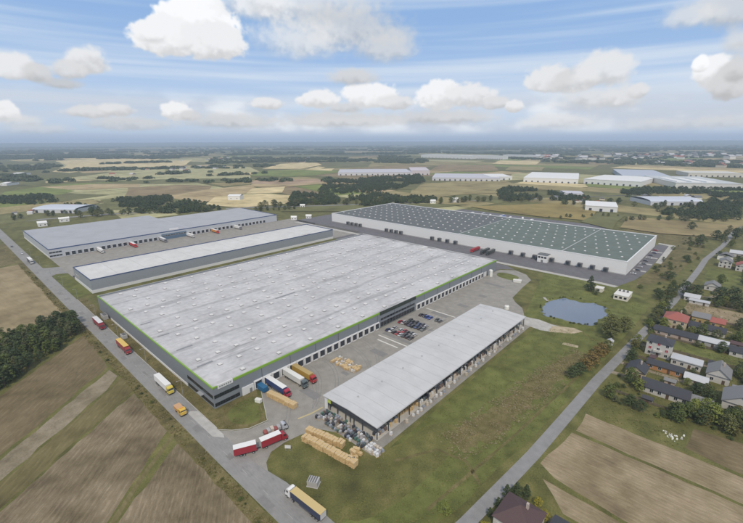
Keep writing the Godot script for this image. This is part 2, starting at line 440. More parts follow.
func camera_and_light() -> void:
	var cam := Camera3D.new()
	cam.name = "camera"
	cam.position = Vector3(-65.25, 110.0, 151.63)
	cam.rotation = Vector3(deg_to_rad(-16.341), deg_to_rad(-47.426), -0.00384)
	cam.fov = 65.27
	cam.near = 1.0
	cam.far = 90000.0
	add_child(cam)
	cam.current = true
	var e := Environment.new()
	e.background_mode = Environment.BG_SKY
	var pm := PanoramaSkyMaterial.new()
	pm.panorama = make_sky()
	pm.energy_multiplier = 0.9
	e.sky = Sky.new()
	e.sky.sky_material = pm
	e.tonemap_mode = Environment.TONE_MAPPER_LINEAR
	e.tonemap_exposure = 1.12
	e.fog_enabled = true
	e.fog_density = 0.00015
	e.fog_light_color = Color(.84, .92, 1.0)
	e.sdfgi_enabled = true
	e.ssao_enabled = true
	e.ssil_enabled = true
	var we := WorldEnvironment.new()
	we.name = "environment"
	we.environment = e
	add_child(we)
	var sun := DirectionalLight3D.new()
	sun.name = "sun"
	sun.light_energy = 0.72
	sun.light_angular_distance = 6.0
	sun.light_color = Color(1.0, .94, .85)
	sun.shadow_enabled = true
	add_child(sun)
	sun.look_at_from_position(Vector3(-50, 80, 45), Vector3.ZERO)

func L(r: float, g: float, b: float) -> Color:
	return Color(r, g, b)

func materials() -> void:
	# blotches of dung, damp and thin growth that mottle every open surface (multiplied in)
	patches = ramp_texture([L(.50, .47, .40), L(.74, .72, .62), L(.90, .88, .82), L(1, .98, .92)], 71, 0.016, 0.05, 0.35)
	patches_soft = ramp_texture([L(.84, .84, .83), L(.92, .92, .91), L(.97, .97, .96), L(1, 1, 1)], 72, 0.016, 0.05, 0.35)
	surface("meadow", [L(0.062, 0.068, 0.018), L(0.118, 0.124, 0.034), L(0.165, 0.164, 0.052), L(0.25, 0.21, 0.1)], 46, 1, .014, .2, .5, 0, 0, .95, 210)
	surface("lawn", [L(0.068, 0.08, 0.018), L(0.122, 0.142, 0.034), L(0.165, 0.185, 0.05), L(0.215, 0.208, 0.078)], 38, 2, .014, .2, .5, 0, 0, .95, 150)
	surface("rough_grass", [L(0.062, 0.06, 0.02), L(0.13, 0.12, 0.042), L(0.19, 0.16, 0.07), L(0.29, 0.235, 0.13)], 34, 3, .018, .2, .55, 0, 0, .95, 120)
	surface("weeds", [L(0.1, 0.09, 0.04), L(0.155, 0.13, 0.068), L(0.205, 0.17, 0.1), L(0.27, 0.225, 0.15)], 26, 4, .02, .2, .6, 0, 0, .95, 90)
	surface("fallow", [L(0.105, 0.08, 0.042), L(0.16, 0.125, 0.07), L(0.205, 0.165, 0.095), L(0.265, 0.215, 0.135)], 60, 5, .01, .2, .5, 24, .10, .95, 170)
	surface("fallow_green", [L(0.09, 0.082, 0.03), L(0.14, 0.122, 0.05), L(0.18, 0.155, 0.072), L(0.235, 0.2, 0.105)], 60, 6, .01, .2, .5, 24, .10, .95, 170)
	surface("tilled", [L(0.12, 0.092, 0.058), L(0.19, 0.152, 0.098), L(0.25, 0.205, 0.14), L(0.34, 0.285, 0.205)], 48, 7, .012, .2, .5, 26, .13, .95, 140)
	surface("track_earth", [L(.19, .16, .115), L(.25, .215, .16), L(.30, .26, .20), L(.36, .315, .25)], 40, 8, .02, .12, .5, 0, 0, .95, 120)
	surface("stubble", [L(0.2, 0.158, 0.1), L(0.28, 0.227, 0.15), L(0.345, 0.285, 0.195), L(0.43, 0.362, 0.262)], 44, 9, .012, .2, .5, 26, .12, .95, 150)
	surface("pale_field", [L(0.25, 0.2, 0.12), L(0.3, 0.245, 0.15), L(0.34, 0.28, 0.175), L(0.39, 0.325, 0.21)], 90, 10, .01, .08, .5, 10, .06, .95, 240)
	# far fields: fewer tones, wider tiles
	for k in [["olive", L(.16, .165, .06)], ["lush", L(.20, .25, .06)], ["tan", L(.46, .37, .22)], ["straw", L(.68, .58, .35)], ["pale", L(.45, .44, .25)],
			["brown", L(.29, .225, .13)], ["pinkish", L(.44, .325, .235)], ["olivetan", L(.33, .285, .14)], ["dry", L(.30, .24, .085)], ["dryred", L(.30, .245, .125)],
			["deep", L(.085, .105, .042)]]:
		var q: Color = k[1]
		surface(k[0], [q * .72, q * .92, q * 1.06, q * 1.28], 170, 30 + (k[0] as String).length() * 3, .012, .07, .5, 5, .05, .95, 520)
	surface("asphalt", [L(0.2, 0.198, 0.195), L(0.25, 0.247, 0.243), L(0.28, 0.276, 0.27), L(0.315, 0.31, 0.3)], 30, 11, .02, .16, .5, 3, .05, .9, -80)
	surface("yard_asphalt", [L(0.22, 0.21, 0.19), L(0.275, 0.263, 0.24), L(0.305, 0.29, 0.265), L(0.345, 0.328, 0.3)], 30, 12, .016, .16, .5, 0, 0, .9, -70)
	surface("dark_asphalt", [L(0.1, 0.099, 0.112), L(0.135, 0.132, 0.148), L(0.15, 0.147, 0.163), L(0.175, 0.17, 0.185)], 30, 13, .016, .16, .5, 0, 0, .9, -90)
	surface("lane", [L(0.19, 0.19, 0.193), L(0.235, 0.235, 0.238), L(0.26, 0.26, 0.262), L(0.29, 0.29, 0.29)], 24, 14, .02, .16, .5, 0, 0, .9, -60)
	surface("concrete", [L(.34, .33, .31), L(.42, .41, .39), L(.46, .45, .43), L(.52, .51, .48)], 22, 15, .02, .16, .5, 0, 0, .9, -60)
	surface("sand", [L(.40, .34, .25), L(.48, .42, .32), L(.55, .48, .37)], 14, 16, .03, .15, .5, 0, 0, .95, 40)
	surface("shed_roof", [L(0.46, 0.465, 0.475), L(0.525, 0.53, 0.54), L(0.55, 0.555, 0.565), L(0.59, 0.595, 0.605)], 50, 17, .012, .12, .4, 8, .025, .45, -95)
	surface("blue_roof", [L(.335, .345, .375), L(.37, .38, .41), L(.385, .395, .425), L(.42, .43, .455)], 50, 18, .012, .10, .4, 8, .02, .5, -150)
	surface("pale_roof", [L(.53, .53, .52), L(.60, .60, .59), L(.63, .63, .62), L(.68, .68, .67)], 50, 19, .012, .10, .4, 6, .02, .5, -120)
	surface("dark_roof", [L(0.085, 0.098, 0.1), L(0.105, 0.118, 0.121), L(0.115, 0.128, 0.13), L(0.13, 0.145, 0.146)], 40, 20, .014, .12, .4, 0, 0, .7, -110)
	surface("green_roof", [L(0.095, 0.125, 0.108), L(0.115, 0.148, 0.128), L(0.125, 0.16, 0.14), L(0.145, 0.18, 0.158)], 40, 22, .014, .12, .4, 0, 0, .7, -110)
	surface("tiles_red", [L(.24, .075, .06), L(.32, .105, .085), L(.38, .13, .11)], 4, 23, .03, .15, .5, 16, .1, .8)
	surface("tiles_dark", [L(.030, .030, .038), L(.042, .043, .053), L(.055, .056, .068)], 4, 24, .03, .15, .5, 16, .1, .6)
	surface("tiles_grey", [L(.15, .152, .158), L(.19, .193, .20), L(.23, .232, .24)], 4, 25, .03, .15, .5, 16, .1, .7)
	surface("tiles_maroon", [L(.06, .034, .036), L(.085, .05, .052), L(.105, .066, .068)], 4, 26, .03, .15, .5, 16, .1, .7)
	surface("sheet_pale", [L(.40, .415, .44), L(.47, .485, .51), L(.52, .535, .56)], 6, 27, .03, .15, .5, 12, .1, .5)
	surface("timber", [L(.40, .27, .12), L(.52, .37, .18), L(.60, .45, .24), L(.66, .52, .31)], 2.2, 28, .02, .16, .6, 9, .14, .8)

const RIGHT_LANE := [[-15, 103.5], [10, 106], [24, 107.8], [65, 111.5], [93, 113], [134, 115], [171, 118], [279, 126.6], [385, 131.8], [430, 133], [512, 142], [626, 148], [760, 160], [1000, 190]]

func rect(x0: float, z0: float, x1: float, z1: float) -> Array:
	return [[x0, z0], [x1, z0], [x1, z1], [x0, z1]]

func setting() -> void:
	# one sheet of land out to the horizon
	var b := MB.new()
	var g := [-40000, -24000, -12000, -6000, -3000, -1600, -900, -600, -400, -250, -120, 0, 120, 250, 400, 600, 900, 1600, 3000, 6000, 12000, 24000, 40000]
	for i in g.size() - 1:
		for j in g.size() - 1:
			b.quad(Vector3(g[i], 0, g[j]), Vector3(g[i + 1], 0, g[j]), Vector3(g[i + 1], 0, g[j + 1]), Vector3(g[i], 0, g[j + 1]))
	var o := part("ground", b.mesh(), mats.meadow, self)
	tag(o, "flat green and brown meadow land reaching to the hazy horizon", "ground", "", "structure")
	far_fields()
	# fields on the near side of the access road
	sheet("field", ragged([[-19, -458], [-17.5, -352], [-32, -346], [-150, -325], [-150, -470]], 8, .7), .02, mats.fallow_green, .1, "dark olive field in the far corner beside the access road")
	sheet("field", ragged([[-17.5, -344], [-18, -171], [-50, -148], [-150, -120], [-150, -325], [-32, -342]], 8, .8), .024, mats.pale_field, .15, "pale brown bare field behind the small pine wood")
	sheet("field", ragged([[-17, -126], [-20.5, -73], [-67, -32], [-150, 38], [-150, -20], [-60, -82]], 6, .7), .02, mats.fallow, -.72, "dull brown fallow field below the pine wood")
	sheet("field", ragged([[-20.6, -69.5], [-19.6, -60], [-26.8, -50.5], [-68, -17.3], [-150, 48], [-150, 38.5], [-66.8, -29.3]], 5, .6), .028, mats.track_earth, -.72, "narrow strip of pale bare earth between brown fields")
	sheet("field", ragged([[-18.8, -57], [-18.4, -41], [-70, -2.5], [-150, 60], [-150, 50], [-27.5, -48.5]], 5, .6), .02, mats.fallow_green, -.72, "olive strip of rough field beside the pale earth strip")
	sheet("field", ragged([[-19.2, -38.5], [-19.4, -1.0], [-48.6, 27.6], [-90, 68], [-150, 68], [-150, 62], [-70.5, -.8]], 5, .5), .03, mats.tilled, -.77, "tilled brown field with pale rows at the lower edge")
	sheet("field", ragged([[-19.6, 9], [-18.6, 61], [-19, 120], [-70, 120], [-86, 68], [-47.5, 31]], 5, .5), .03, mats.tilled, -.60, "tilled brown field wedge along the access road")
	sheet("verge", ragged([[-19, -460], [-14.3, -460], [-14.0, 120], [-18.8, 120], [-19.5, 5], [-18.8, -50], [-18.5, -130]], 4, .5), .034, mats.rough_grass, 0, "weedy verge on the field side of the access road")
	sheet("verge", ragged([[-5.6, -196], [-.2, -196], [-.2, .3], [9, .3], [20, .3], [10.4, 22.6], [3.4, 21.4], [-2, 17.4], [-5.4, 14]], 5, .25), .034, mats.rough_grass, 0, "brownish grass along the side wall of the grey warehouse")
	sheet("lawn", rounded([[5, 4], [18, 2.5], [11, 20], [5.5, 20.5], [0, 15], [1, 8]]), .042, mats.lawn, 0, "green patch of lawn at the corner of the grey warehouse")
	sheet("verge", [[-5.6, -345], [5.6, -345], [5.6, -306], [-4, -310], [-5.6, -314]], .034, mats.meadow, 0, "green verge beside the far blue trimmed warehouse")
	sheet("verge", [[-5.6, -530], [5.6, -530], [5.6, -346], [-5.6, -346]], .03, mats.meadow, 0, "green verge along the end wall of the far warehouse")
	sheet("verge", [[-5.4, -276], [-1, -280], [5.6, -275], [5.6, -202], [-5.4, -202]], .034, mats.lawn, 0, "green verge beside the pale roofed warehouse")
	sheet("verge", [[5.6, -201.6], [262, -201.6], [262, -163], [-.5, -163]], .03, mats.meadow, 0, "strip of grass between two long warehouses")
	# roads
	sheet("access_road", [[-14.6, -900], [-5.8, -900], [-5.5, 38], [-4.6, 45], [-3.0, 55], [-2.4, 70], [-2.6, 140], [-13, 140], [-14.2, 30]], .05, mats.asphalt, 0, "straight grey access road along the warehouses")
	sheet("access_road", [[-5.6, -312], [-3.5, -310], [6, -305], [6, -277], [-1.5, -281], [-5.6, -277]], .046, mats.asphalt, 0, "side entrance to the yard of the blue trimmed warehouses")
	sheet("lay_by", [[-9.2, -8], [-5.6, -4], [-5.45, 17.5], [-6.2, 19.5], [-9.0, 15.4]], .056, mats.concrete, 0, "pale concrete lay-by beside the access road")
	var lane := sheet("lane", strip(RIGHT_LANE, 2.3), .05, mats.lane, 0, "narrow asphalt lane past the village houses")
	lane.set_meta("category", "lane")
	sheet("access_road", strip([[-150, -640], [-11, -640], [130, -600], [300, -500], [520, -330], [660, -230], [900, -60], [1150, 130]], 5), .06, mats.lane, 0, "distant road behind the warehouses")
	# the yard between the grey warehouse and the open shed
	sheet("yard", [[22, .35], [262, .35], [268, 1.3], [275.5, 12], [270, 24], [258, 33], [236, 35], [210, 38.6], [203, 44], [196, 52], [184, 58.5], [172.5, 63.5], [171, 67.5], [35, 68.6], [25.3, 68.4], [25.2, 50], [22, 43.5], [15, 40.2], [8, 39.0], [1.6, 39.4], [-2.5, 42.5], [-5.2, 48], [-5.6, 48], [-5.6, 14], [-2, 18.4], [3.2, 22.4], [10.9, 23.6]], .046, mats.yard_asphalt, 0, "grey asphalt loading yard between the warehouse and the open shed")
	sheet("lawn", rounded([[262.5, 2.5], [262, 22], [250, 24.5], [246.5, 21], [249, 6]]), .06, mats.lawn, 0, "small grass island by the far end of the loading yard")
	sheet("verge", rounded([[25, 50], [24.4, 71], [60, 74], [60, 90], [5, 88], [-1.8, 75], [-1.4, 58], [-.5, 49], [5, 42], [15, 42.5]]), .034, mats.meadow, 0, "brownish lawn between the yard and the lane")
	sheet("verge", ragged([[30, 70.5], [170, 70.5], [184, 92], [170, 113], [95, 109], [25, 103], [5, 98], [-1, 80]], 8, .6), .03, mats.lawn, 0, "long green strip of grass between the shed and the lane")
	sheet("verge", ragged([[49, 92], [53, 84], [82, 87.5], [131, 93], [156, 98.5], [152, 104], [118, 101.5], [66, 97]], 2.2, 1.7), .04, mats.rough_grass, 0, "long bank of dry brown weeds in the grass")
	sheet("verge", ragged([[184, 58], [300, 30], [300, 92], [262, 116], [200, 114], [172, 112], [186, 92]], 8, .6), .026, mats.lawn, 0, "grass around the pond")
	sheet("yard", [[171.5, 63.6], [183.2, 58.6], [185, 68], [183, 76], [184, 87], [181, 90], [173, 82], [170, 74]], .05, mats.concrete, 0, "pale concrete path end behind the open shed")
	sheet("sand_heap_patch", ragged([[171, 79], [180, 77], [187, 88], [185, 94], [178, 90]], 2, .6), .055, mats.sand, 0, "patch of pale sand at the end of the concrete path").set_meta("category", "sand")
	sheet("sand_heap_patch", ragged([[160, 90], [163, 90], [164.5, 97.5], [161.5, 98]], 2, .4), .055, mats.sand, 0, "thin strip of reddish sand in the grass").set_meta("category", "sand")
	# round the white warehouse
	sheet("apron", [[292, -330], [324, -330], [460, -330], [460, -284], [323.9, -282.8], [323.9, 87.4], [459, 87.6], [470, 88], [470, 98], [440, 99], [345, 99], [316, 96], [290, 89.5], [292, 72]], .04, mats.dark_asphalt, 0, "dark asphalt apron round the white warehouse")
	sheet("apron", [[459.5, -330], [545, -330], [545, 20], [459.5, 30]], .04, mats.dark_asphalt, 0, "dark asphalt yard behind the white warehouse")
	sheet("pavement", [[285, -320], [291.6, -320], [291.6, 70], [289.6, 90], [284.5, 88], [286.5, 70]], .044, mats.concrete, 0, "pale concrete strip along the dark apron")
	sheet("pavement", [[384, 99.6], [470, 98.5], [474, 88], [480, 88], [476, 104], [384, 104]], .044, mats.concrete, 0, "pale path at the end of the white warehouse")
	for k in 4: sheet("pavement", rect(345 + k * 28.0, 88.5, 349 + k * 28.0, 98.4), .046, mats.concrete, 0, "pale walkway across the parking bays, number %s from the front corner" % ["one", "two", "three", "four"][k])
	sheet("verge", ragged([[318, 97.5], [345, 101], [470, 105.5], [520, 40], [600, 60], [620, 120], [460, 128], [330, 116], [300, 100]], 9, .8), .02, mats.rough_grass, 0, "brownish rough grass at the end of the white warehouse")
	sheet("verge", [[262.5, -330], [284.5, -330], [284.5, 0], [277, 10], [270, 0], [262.5, 0]], .028, mats.dark_asphalt, 0, "dark strip behind the grey warehouse")
	sheet("yard", [[6, -346.5], [300, -346.5], [300, -202], [252.5, -202], [252.5, -251], [6, -251]], .04, mats.yard_asphalt, 0, "loading yard between the two blue trimmed warehouses")
	sheet("yard", [[252.5, -201], [300, -201], [300, -163], [262, -163], [255, -190]], .036, mats.dark_asphalt, 0, "dark asphalt corner between three warehouses")
	# fields on the village side
	sheet("field", ragged([[103.5, 118.6], [102.5, 168], [101, 330], [88.5, 330], [88.6, 168], [89.6, 118.9]], 6, .4), .03, mats.stubble, 0, "tan stubble strip next to the village gardens")
	sheet("field", ragged([[87.2, 118], [63, 115], [59.5, 121], [56.8, 142], [53, 330], [87.4, 330]], 6, .4), .03, mats.stubble, .0, "wide pale stubble field below the village")
	sheet("field", ragged([[56.5, 118.2], [47, 128], [46, 330], [51.8, 330], [55.3, 142]], 6, .4), .03, mats.stubble, 0, "narrow tan stubble strip by the maroon roofed house")
	sheet("field", ragged([[122, 153], [124, 168], [124, 330], [103.5, 330], [104.2, 168], [107, 152]], 6, .5), .03, mats.fallow, 0, "brown bare field behind the bushes")
	sheet("field", ragged([[124, 118], [124, 152], [106, 151], [105, 118.5]], 6, .5), .026, mats.meadow, 0, "green garden meadow above the stubble fields")
	sheet("field", ragged([[192, 124], [208, 125], [207, 190], [190, 190]], 6, .5), .026, mats.lawn, 0, "bright green garden strip between village houses")
	sheet("field", ragged([[257, 134], [285, 134], [285, 200], [257, 200]], 6, .5), .03, mats.stubble, 0, "tan strip of bare garden behind the red roofed villa")
	sheet("field", ragged([[335, 137], [400, 138], [396, 230], [330, 230]], 6, .5), .026, mats.lawn, 0, "green garden strip before the far village houses")
	for a in [[[20, 96.5], [47, 99.4], [66, 101.6], [118, 106], [150, 108.6]], [[29, 76], [44, 84], [46, 95], [40, 104]]]:
		sheet("ditch", ragged(strip(a, .55), 4, .25), .036, mats.rough_grass, 0, "shallow overgrown ditch in the grass beside the lane").set_meta("category", "ditch")
	for a in [[[-19.3, 3.5], [-34, 16], [-48, 29.2], [-62, 43]]]:
		sheet("field_track", ragged(strip(a, .8), 3, .25), .04, mats.fallow_green, 0, "grassy baulk between two tilled fields").set_meta("category", "track")
	# drives from the lane to the houses
	for a in [[[224, 122.5], [224, 140]], [[190.5, 120], [190.5, 150], [184, 152]], [[160, 117.5], [160.5, 144], [158, 156]], [[146.8, 116.4], [147.6, 131], [147.8, 158]], [[243, 124], [243, 160]], [[300, 128], [307, 145], [318, 150]], [[41, 110.3], [42.3, 126.5]]]:
		sheet("driveway", ragged(strip(a, 1.5), 4, .2), .04, mats.track_earth, 0, "pale gravel drive from the lane to a house").set_meta("category", "driveway")
	# pond in a grassy bowl
	pond()

func pond() -> void:
	var shore := [[199.8, 63.3], [217, 61], [227.5, 64.2], [234.3, 66.5], [233, 77.7], [238.5, 85], [234, 95.3], [229, 94.5], [222, 98.5], [210.4, 95.2], [202.2, 96.6], [196.5, 93], [195, 83.1], [195.5, 75.8], [193, 69]]
	shore = ragged(shore, 2.2, 1.0)
	var bank := MB.new()
	var n := shore.size()
	var mid := Vector2(215, 80)
	for i in n:
		var a := Vector2(shore[i][0], shore[i][1])
		var c := Vector2(shore[(i + 1) % n][0], shore[(i + 1) % n][1])
		var a2 := a + (a - mid).normalized() * 3.2
		var c2 := c + (c - mid).normalized() * 3.2
		var a3 := a2 + (a2 - mid).normalized() * 5.5
		var c3 := c2 + (c2 - mid).normalized() * 5.5
		bank.quad(Vector3(a.x, .05, a.y), Vector3(c.x, .05, c.y), Vector3(c2.x, .95, c2.y), Vector3(a2.x, .95, a2.y))
		bank.quad(Vector3(a2.x, .95, a2.y), Vector3(c2.x, .95, c2.y), Vector3(c3.x, .03, c3.y), Vector3(a3.x, .03, a3.y))
	tag(part("pond_bank", bank.mesh(), mats.lawn, self), "grassy bank around the pond", "bank", "", "structure")
	var m := StandardMaterial3D.new()
	m.albedo_color = lin(.14, .185, .265)
	m.roughness = 0.06
	m.metallic_specular = 0.4
	var grown := []
	for p in shore: grown.append([mid.x + (p[0] - mid.x) * 1.02, mid.y + (p[1] - mid.y) * 1.02])
	sheet("pond_water", grown, .12, m, 0, "blue grey water of the small pond").set_meta("category", "pond")

func in_view(x: float, z: float, wide := 0.0) -> bool:
	var d := Vector2(x + 65.25, z - 151.63).rotated(-deg_to_rad(-42.574))
	return d.x > 0 and absf(d.y) < d.x * (.93 + wide)

func far_fields() -> void:
	var kinds := ["tan", "olivetan", "pale", "straw", "olive", "tan", "brown", "lush", "olivetan", "olive", "pale"]
	var made := 0
	var r := RandomNumberGenerator.new()
	r.seed = 77
	for ring in 3:
		var cell: float = [330.0, 620.0, 1500.0][ring]
		var lo: float = [700.0, 1700.0, 3900.0][ring]
		var hi: float = [1700.0, 3900.0, 10500.0][ring]
		for i in range(-6, 40):
			for j in range(-40, 10):
				var x := i * cell + r.randf_range(-.1, .1) * cell
				var z := j * cell + r.randf_range(-.1, .1) * cell
				var d := Vector2(x + 65, z - 151).length()
				if d < lo or d > hi or not in_view(x, z): continue
				var k := r.randi_range(2, 4) if ring < 2 else 2
				var along := r.randf() < .5
				var ang := r.randf_range(-.25, .25)
				for s in k:
					var a0 := (s / float(k) - .5) * cell * .98
					var a1 := ((s + .93) / float(k) - .5) * cell * .98
					var pts := []
					for c: Vector2 in [Vector2(a0, -cell * .48), Vector2(a1, -cell * .48), Vector2(a1, cell * .48), Vector2(a0, cell * .48)]:
						var q := (c if along else Vector2(c.y, c.x)).rotated(ang)
						pts.append([x + q.x, z + q.y])
					var kind: String = kinds[r.randi() % kinds.size()]
					if ring == 2: kind = ["deep", "deep", "olive", "deep", "olive", "tan", "olivetan"][r.randi() % 7]
					if (r.randf() < .3 and ring < 2) or made > 295: continue
					made += 1
					sheet("field", pts, .06 + ring * .1 + s * .01, mats[kind], ang, "distant strip of farmland among many")
	for k in FIELDS.size():
		sheet("field", ragged(FIELDS[k][1], 60, 3), .5 + k * .012, mats[FIELDS[k][0]], .5, "%s field in the distance" % {"olive": "dull green", "lush": "fresh green", "tan": "tan", "straw": "bright straw coloured", "pale": "pale green", "brown": "brown", "pinkish": "pinkish brown", "olivetan": "olive brown", "dry": "dry golden", "dryred": "reddish dry"}[FIELDS[k][0]])

# ---------------------------------------------------------------- shared building pieces
func shared(key: String, make: Callable) -> Mesh:
	if not meshes.has(key): meshes[key] = make.call()
	return meshes[key]

func bm(a: Vector3, b: Vector3) -> Mesh:
	var q := MB.new()
	q.box2(a, b)
	return q.mesh()

func skylight_mesh(s: float, h: float) -> Mesh:
	return shared("skylight%s%s" % [s, h], func():
		var q := MB.new()
		q.col = Color(.42, .43, .45)
		q.taper(Vector3(-s / 2 - .15, 0, -s / 2 - .15), Vector3(s / 2 + .15, h * .5, s / 2 + .15), .12, .12)
		q.col = Color(1, 1, 1)
		q.taper(Vector3(-s / 2, h * .5, -s / 2), Vector3(s / 2, h * .85, s / 2), .18, .18)
		q.taper(Vector3(-s / 2 + .18, h * .85, -s / 2 + .18), Vector3(s / 2 - .18, h * 1.1, s / 2 - .18), .45, .45)
		return q.mesh())

func tinted(key: String, col: Color, rough := 0.5) -> StandardMaterial3D:
	var m := M(key, col, rough)
	m.vertex_color_use_as_albedo = true
	return m

func glass() -> StandardMaterial3D:
	var m := M("dark_glass", L(.018, .022, .028), .12, 0)
	m.metallic_specular = .6
	return m

func walls4(t: Node3D, x0: float, z0: float, x1: float, z1: float, y0: float, y1: float, mat: Material, thick := .35) -> void:
	part("wall", bm(Vector3(x0, y0, z1 - thick), Vector3(x1, y1, z1)), mat, t)
	part("wall", bm(Vector3(x0, y0, z0), Vector3(x1, y1, z0 + thick)), mat, t)
	part("wall", bm(Vector3(x0, y0, z0 + thick), Vector3(x0 + thick, y1, z1 - thick)), mat, t)
	part("wall", bm(Vector3(x1 - thick, y0, z0 + thick), Vector3(x1, y1, z1 - thick)), mat, t)

func rim4(t: Node3D, called: String, x0: float, z0: float, x1: float, z1: float, y0: float, y1: float, out: float, inn: float, mat: Material) -> void:
	# a band that runs round the top of the walls
	part(called, bm(Vector3(x0 - out, y0, z1 - inn), Vector3(x1 + out, y1, z1 + out)), mat, t)
	part(called, bm(Vector3(x0 - out, y0, z0 - out), Vector3(x1 + out, y1, z0 + inn)), mat, t)
	part(called, bm(Vector3(x0 - out, y0, z0 + inn), Vector3(x0 + inn, y1, z1 - inn)), mat, t)
	part(called, bm(Vector3(x1 - inn, y0, z0 + inn), Vector3(x1 + out, y1, z1 - inn)), mat, t)

func dock_mesh() -> Mesh:
	return shared("dock_door", func():
		var q := MB.new()
		q.box2(Vector3(-1.75, 0, 0), Vector3(1.75, 3.5, .06))
		for k in 4: q.box2(Vector3(-1.7, .1 + k * .85, .06), Vector3(1.7, .83 + k * .85, .1))
		return q.mesh())

func shelter_mesh() -> Mesh:
	return shared("dock_shelter", func():
		var q := MB.new()
		q.box2(Vector3(-1.95, 0, 0), Vector3(-1.75, 3.7, .5))
		q.box2(Vector3(1.75, 0, 0), Vector3(1.95, 3.7, .5))
		q.box2(Vector3(-1.75, 3.5, 0), Vector3(1.75, 3.7, .5))
		q.box2(Vector3(-1.3, -.55, .06), Vector3(1.3, -.15, .35))
		return q.mesh())

func dock(t: Node3D, at: Vector3, turn := 0.0) -> void:
	var d := part("dock_door", dock_mesh(), M("door_dark", L(.035, .042, .055), .5), t, at)
	d.rotation.y = turn
	part("dock_shelter", shelter_mesh(), M("shelter", L(.60, .61, .62), .7), d)

func pane_mesh(w: float, h: float) -> Mesh:
	return shared("pane%.2f_%.2f" % [w, h], func(): return bm(Vector3(-w / 2, -h / 2, 0), Vector3(w / 2, h / 2, .05)))

func frame_mesh(w: float, h: float) -> Mesh:
	return shared("frame%.2f_%.2f" % [w, h], func():
		var q := MB.new()
		var f := .09
		q.box2(Vector3(-w / 2 - f, -h / 2 - f, 0), Vector3(w / 2 + f, -h / 2, .09))
		q.box2(Vector3(-w / 2 - f, h / 2, 0), Vector3(w / 2 + f, h / 2 + f, .09))
		q.box2(Vector3(-w / 2 - f, -h / 2, 0), Vector3(-w / 2, h / 2, .09))
		q.box2(Vector3(w / 2, -h / 2, 0), Vector3(w / 2 + f, h / 2, .09))
		q.box2(Vector3(-.03, -h / 2, .05), Vector3(.03, h / 2, .08))
		return q.mesh())

func window(t: Node3D, at: Vector3, turn: float, w: float, h: float, fm: Material, gm: Material = null) -> void:
	var o := part("window", frame_mesh(w, h), fm, t, at)
	o.rotation.y = turn
	part("pane", pane_mesh(w, h), gm if gm else glass(), o, Vector3(0, 0, .01))

func roof_stains() -> ImageTexture:
	# membrane in lanes with grey water marks in the gutters, seams and repairs
	var w := 1024
	var h := 640
	var a := noise_bytes(1024, .008, 91, 4)
	var b := noise_bytes(1024, .06, 92, 3)
	var d := noise_bytes(1024, .02, 93, 4)
	var out := PackedByteArray()
	out.resize(w * h * 3)
	var o := 0
	for y in h:
		var z := y / float(h) * 161.7
		var off := absf(fposmod(z + 11.55, 23.1) - 11.55)
		for x in w:
			# noise drawn out along x shows where dirt has run and dried
			var run: float = d[(y * 3 % 1024) * 1024 + (x / 5)] / 255.0
			var s: float = .90 + (a[y * 1024 + x] / 255.0 - .5) * .13 + (b[y * 1024 + x] / 255.0 - .5) * .12
			if run > .36 + off * .13 - .12 * a[y * 1024 + x] / 255.0: s -= .05 + .12 * (run - .3)
			if y % 8 == 0: s -= .03
			if x % 40 == 0: s -= .025
			if off > 3.0 and run > .70: s -= .06
			var k := clampf(s, 0, 1)
			out[o] = int(k * 206); out[o + 1] = int(k * 206); out[o + 2] = int(k * 208)
			o += 3
	return ImageTexture.create_from_image(Image.create_from_data(w, h, false, Image.FORMAT_RGB8, out))

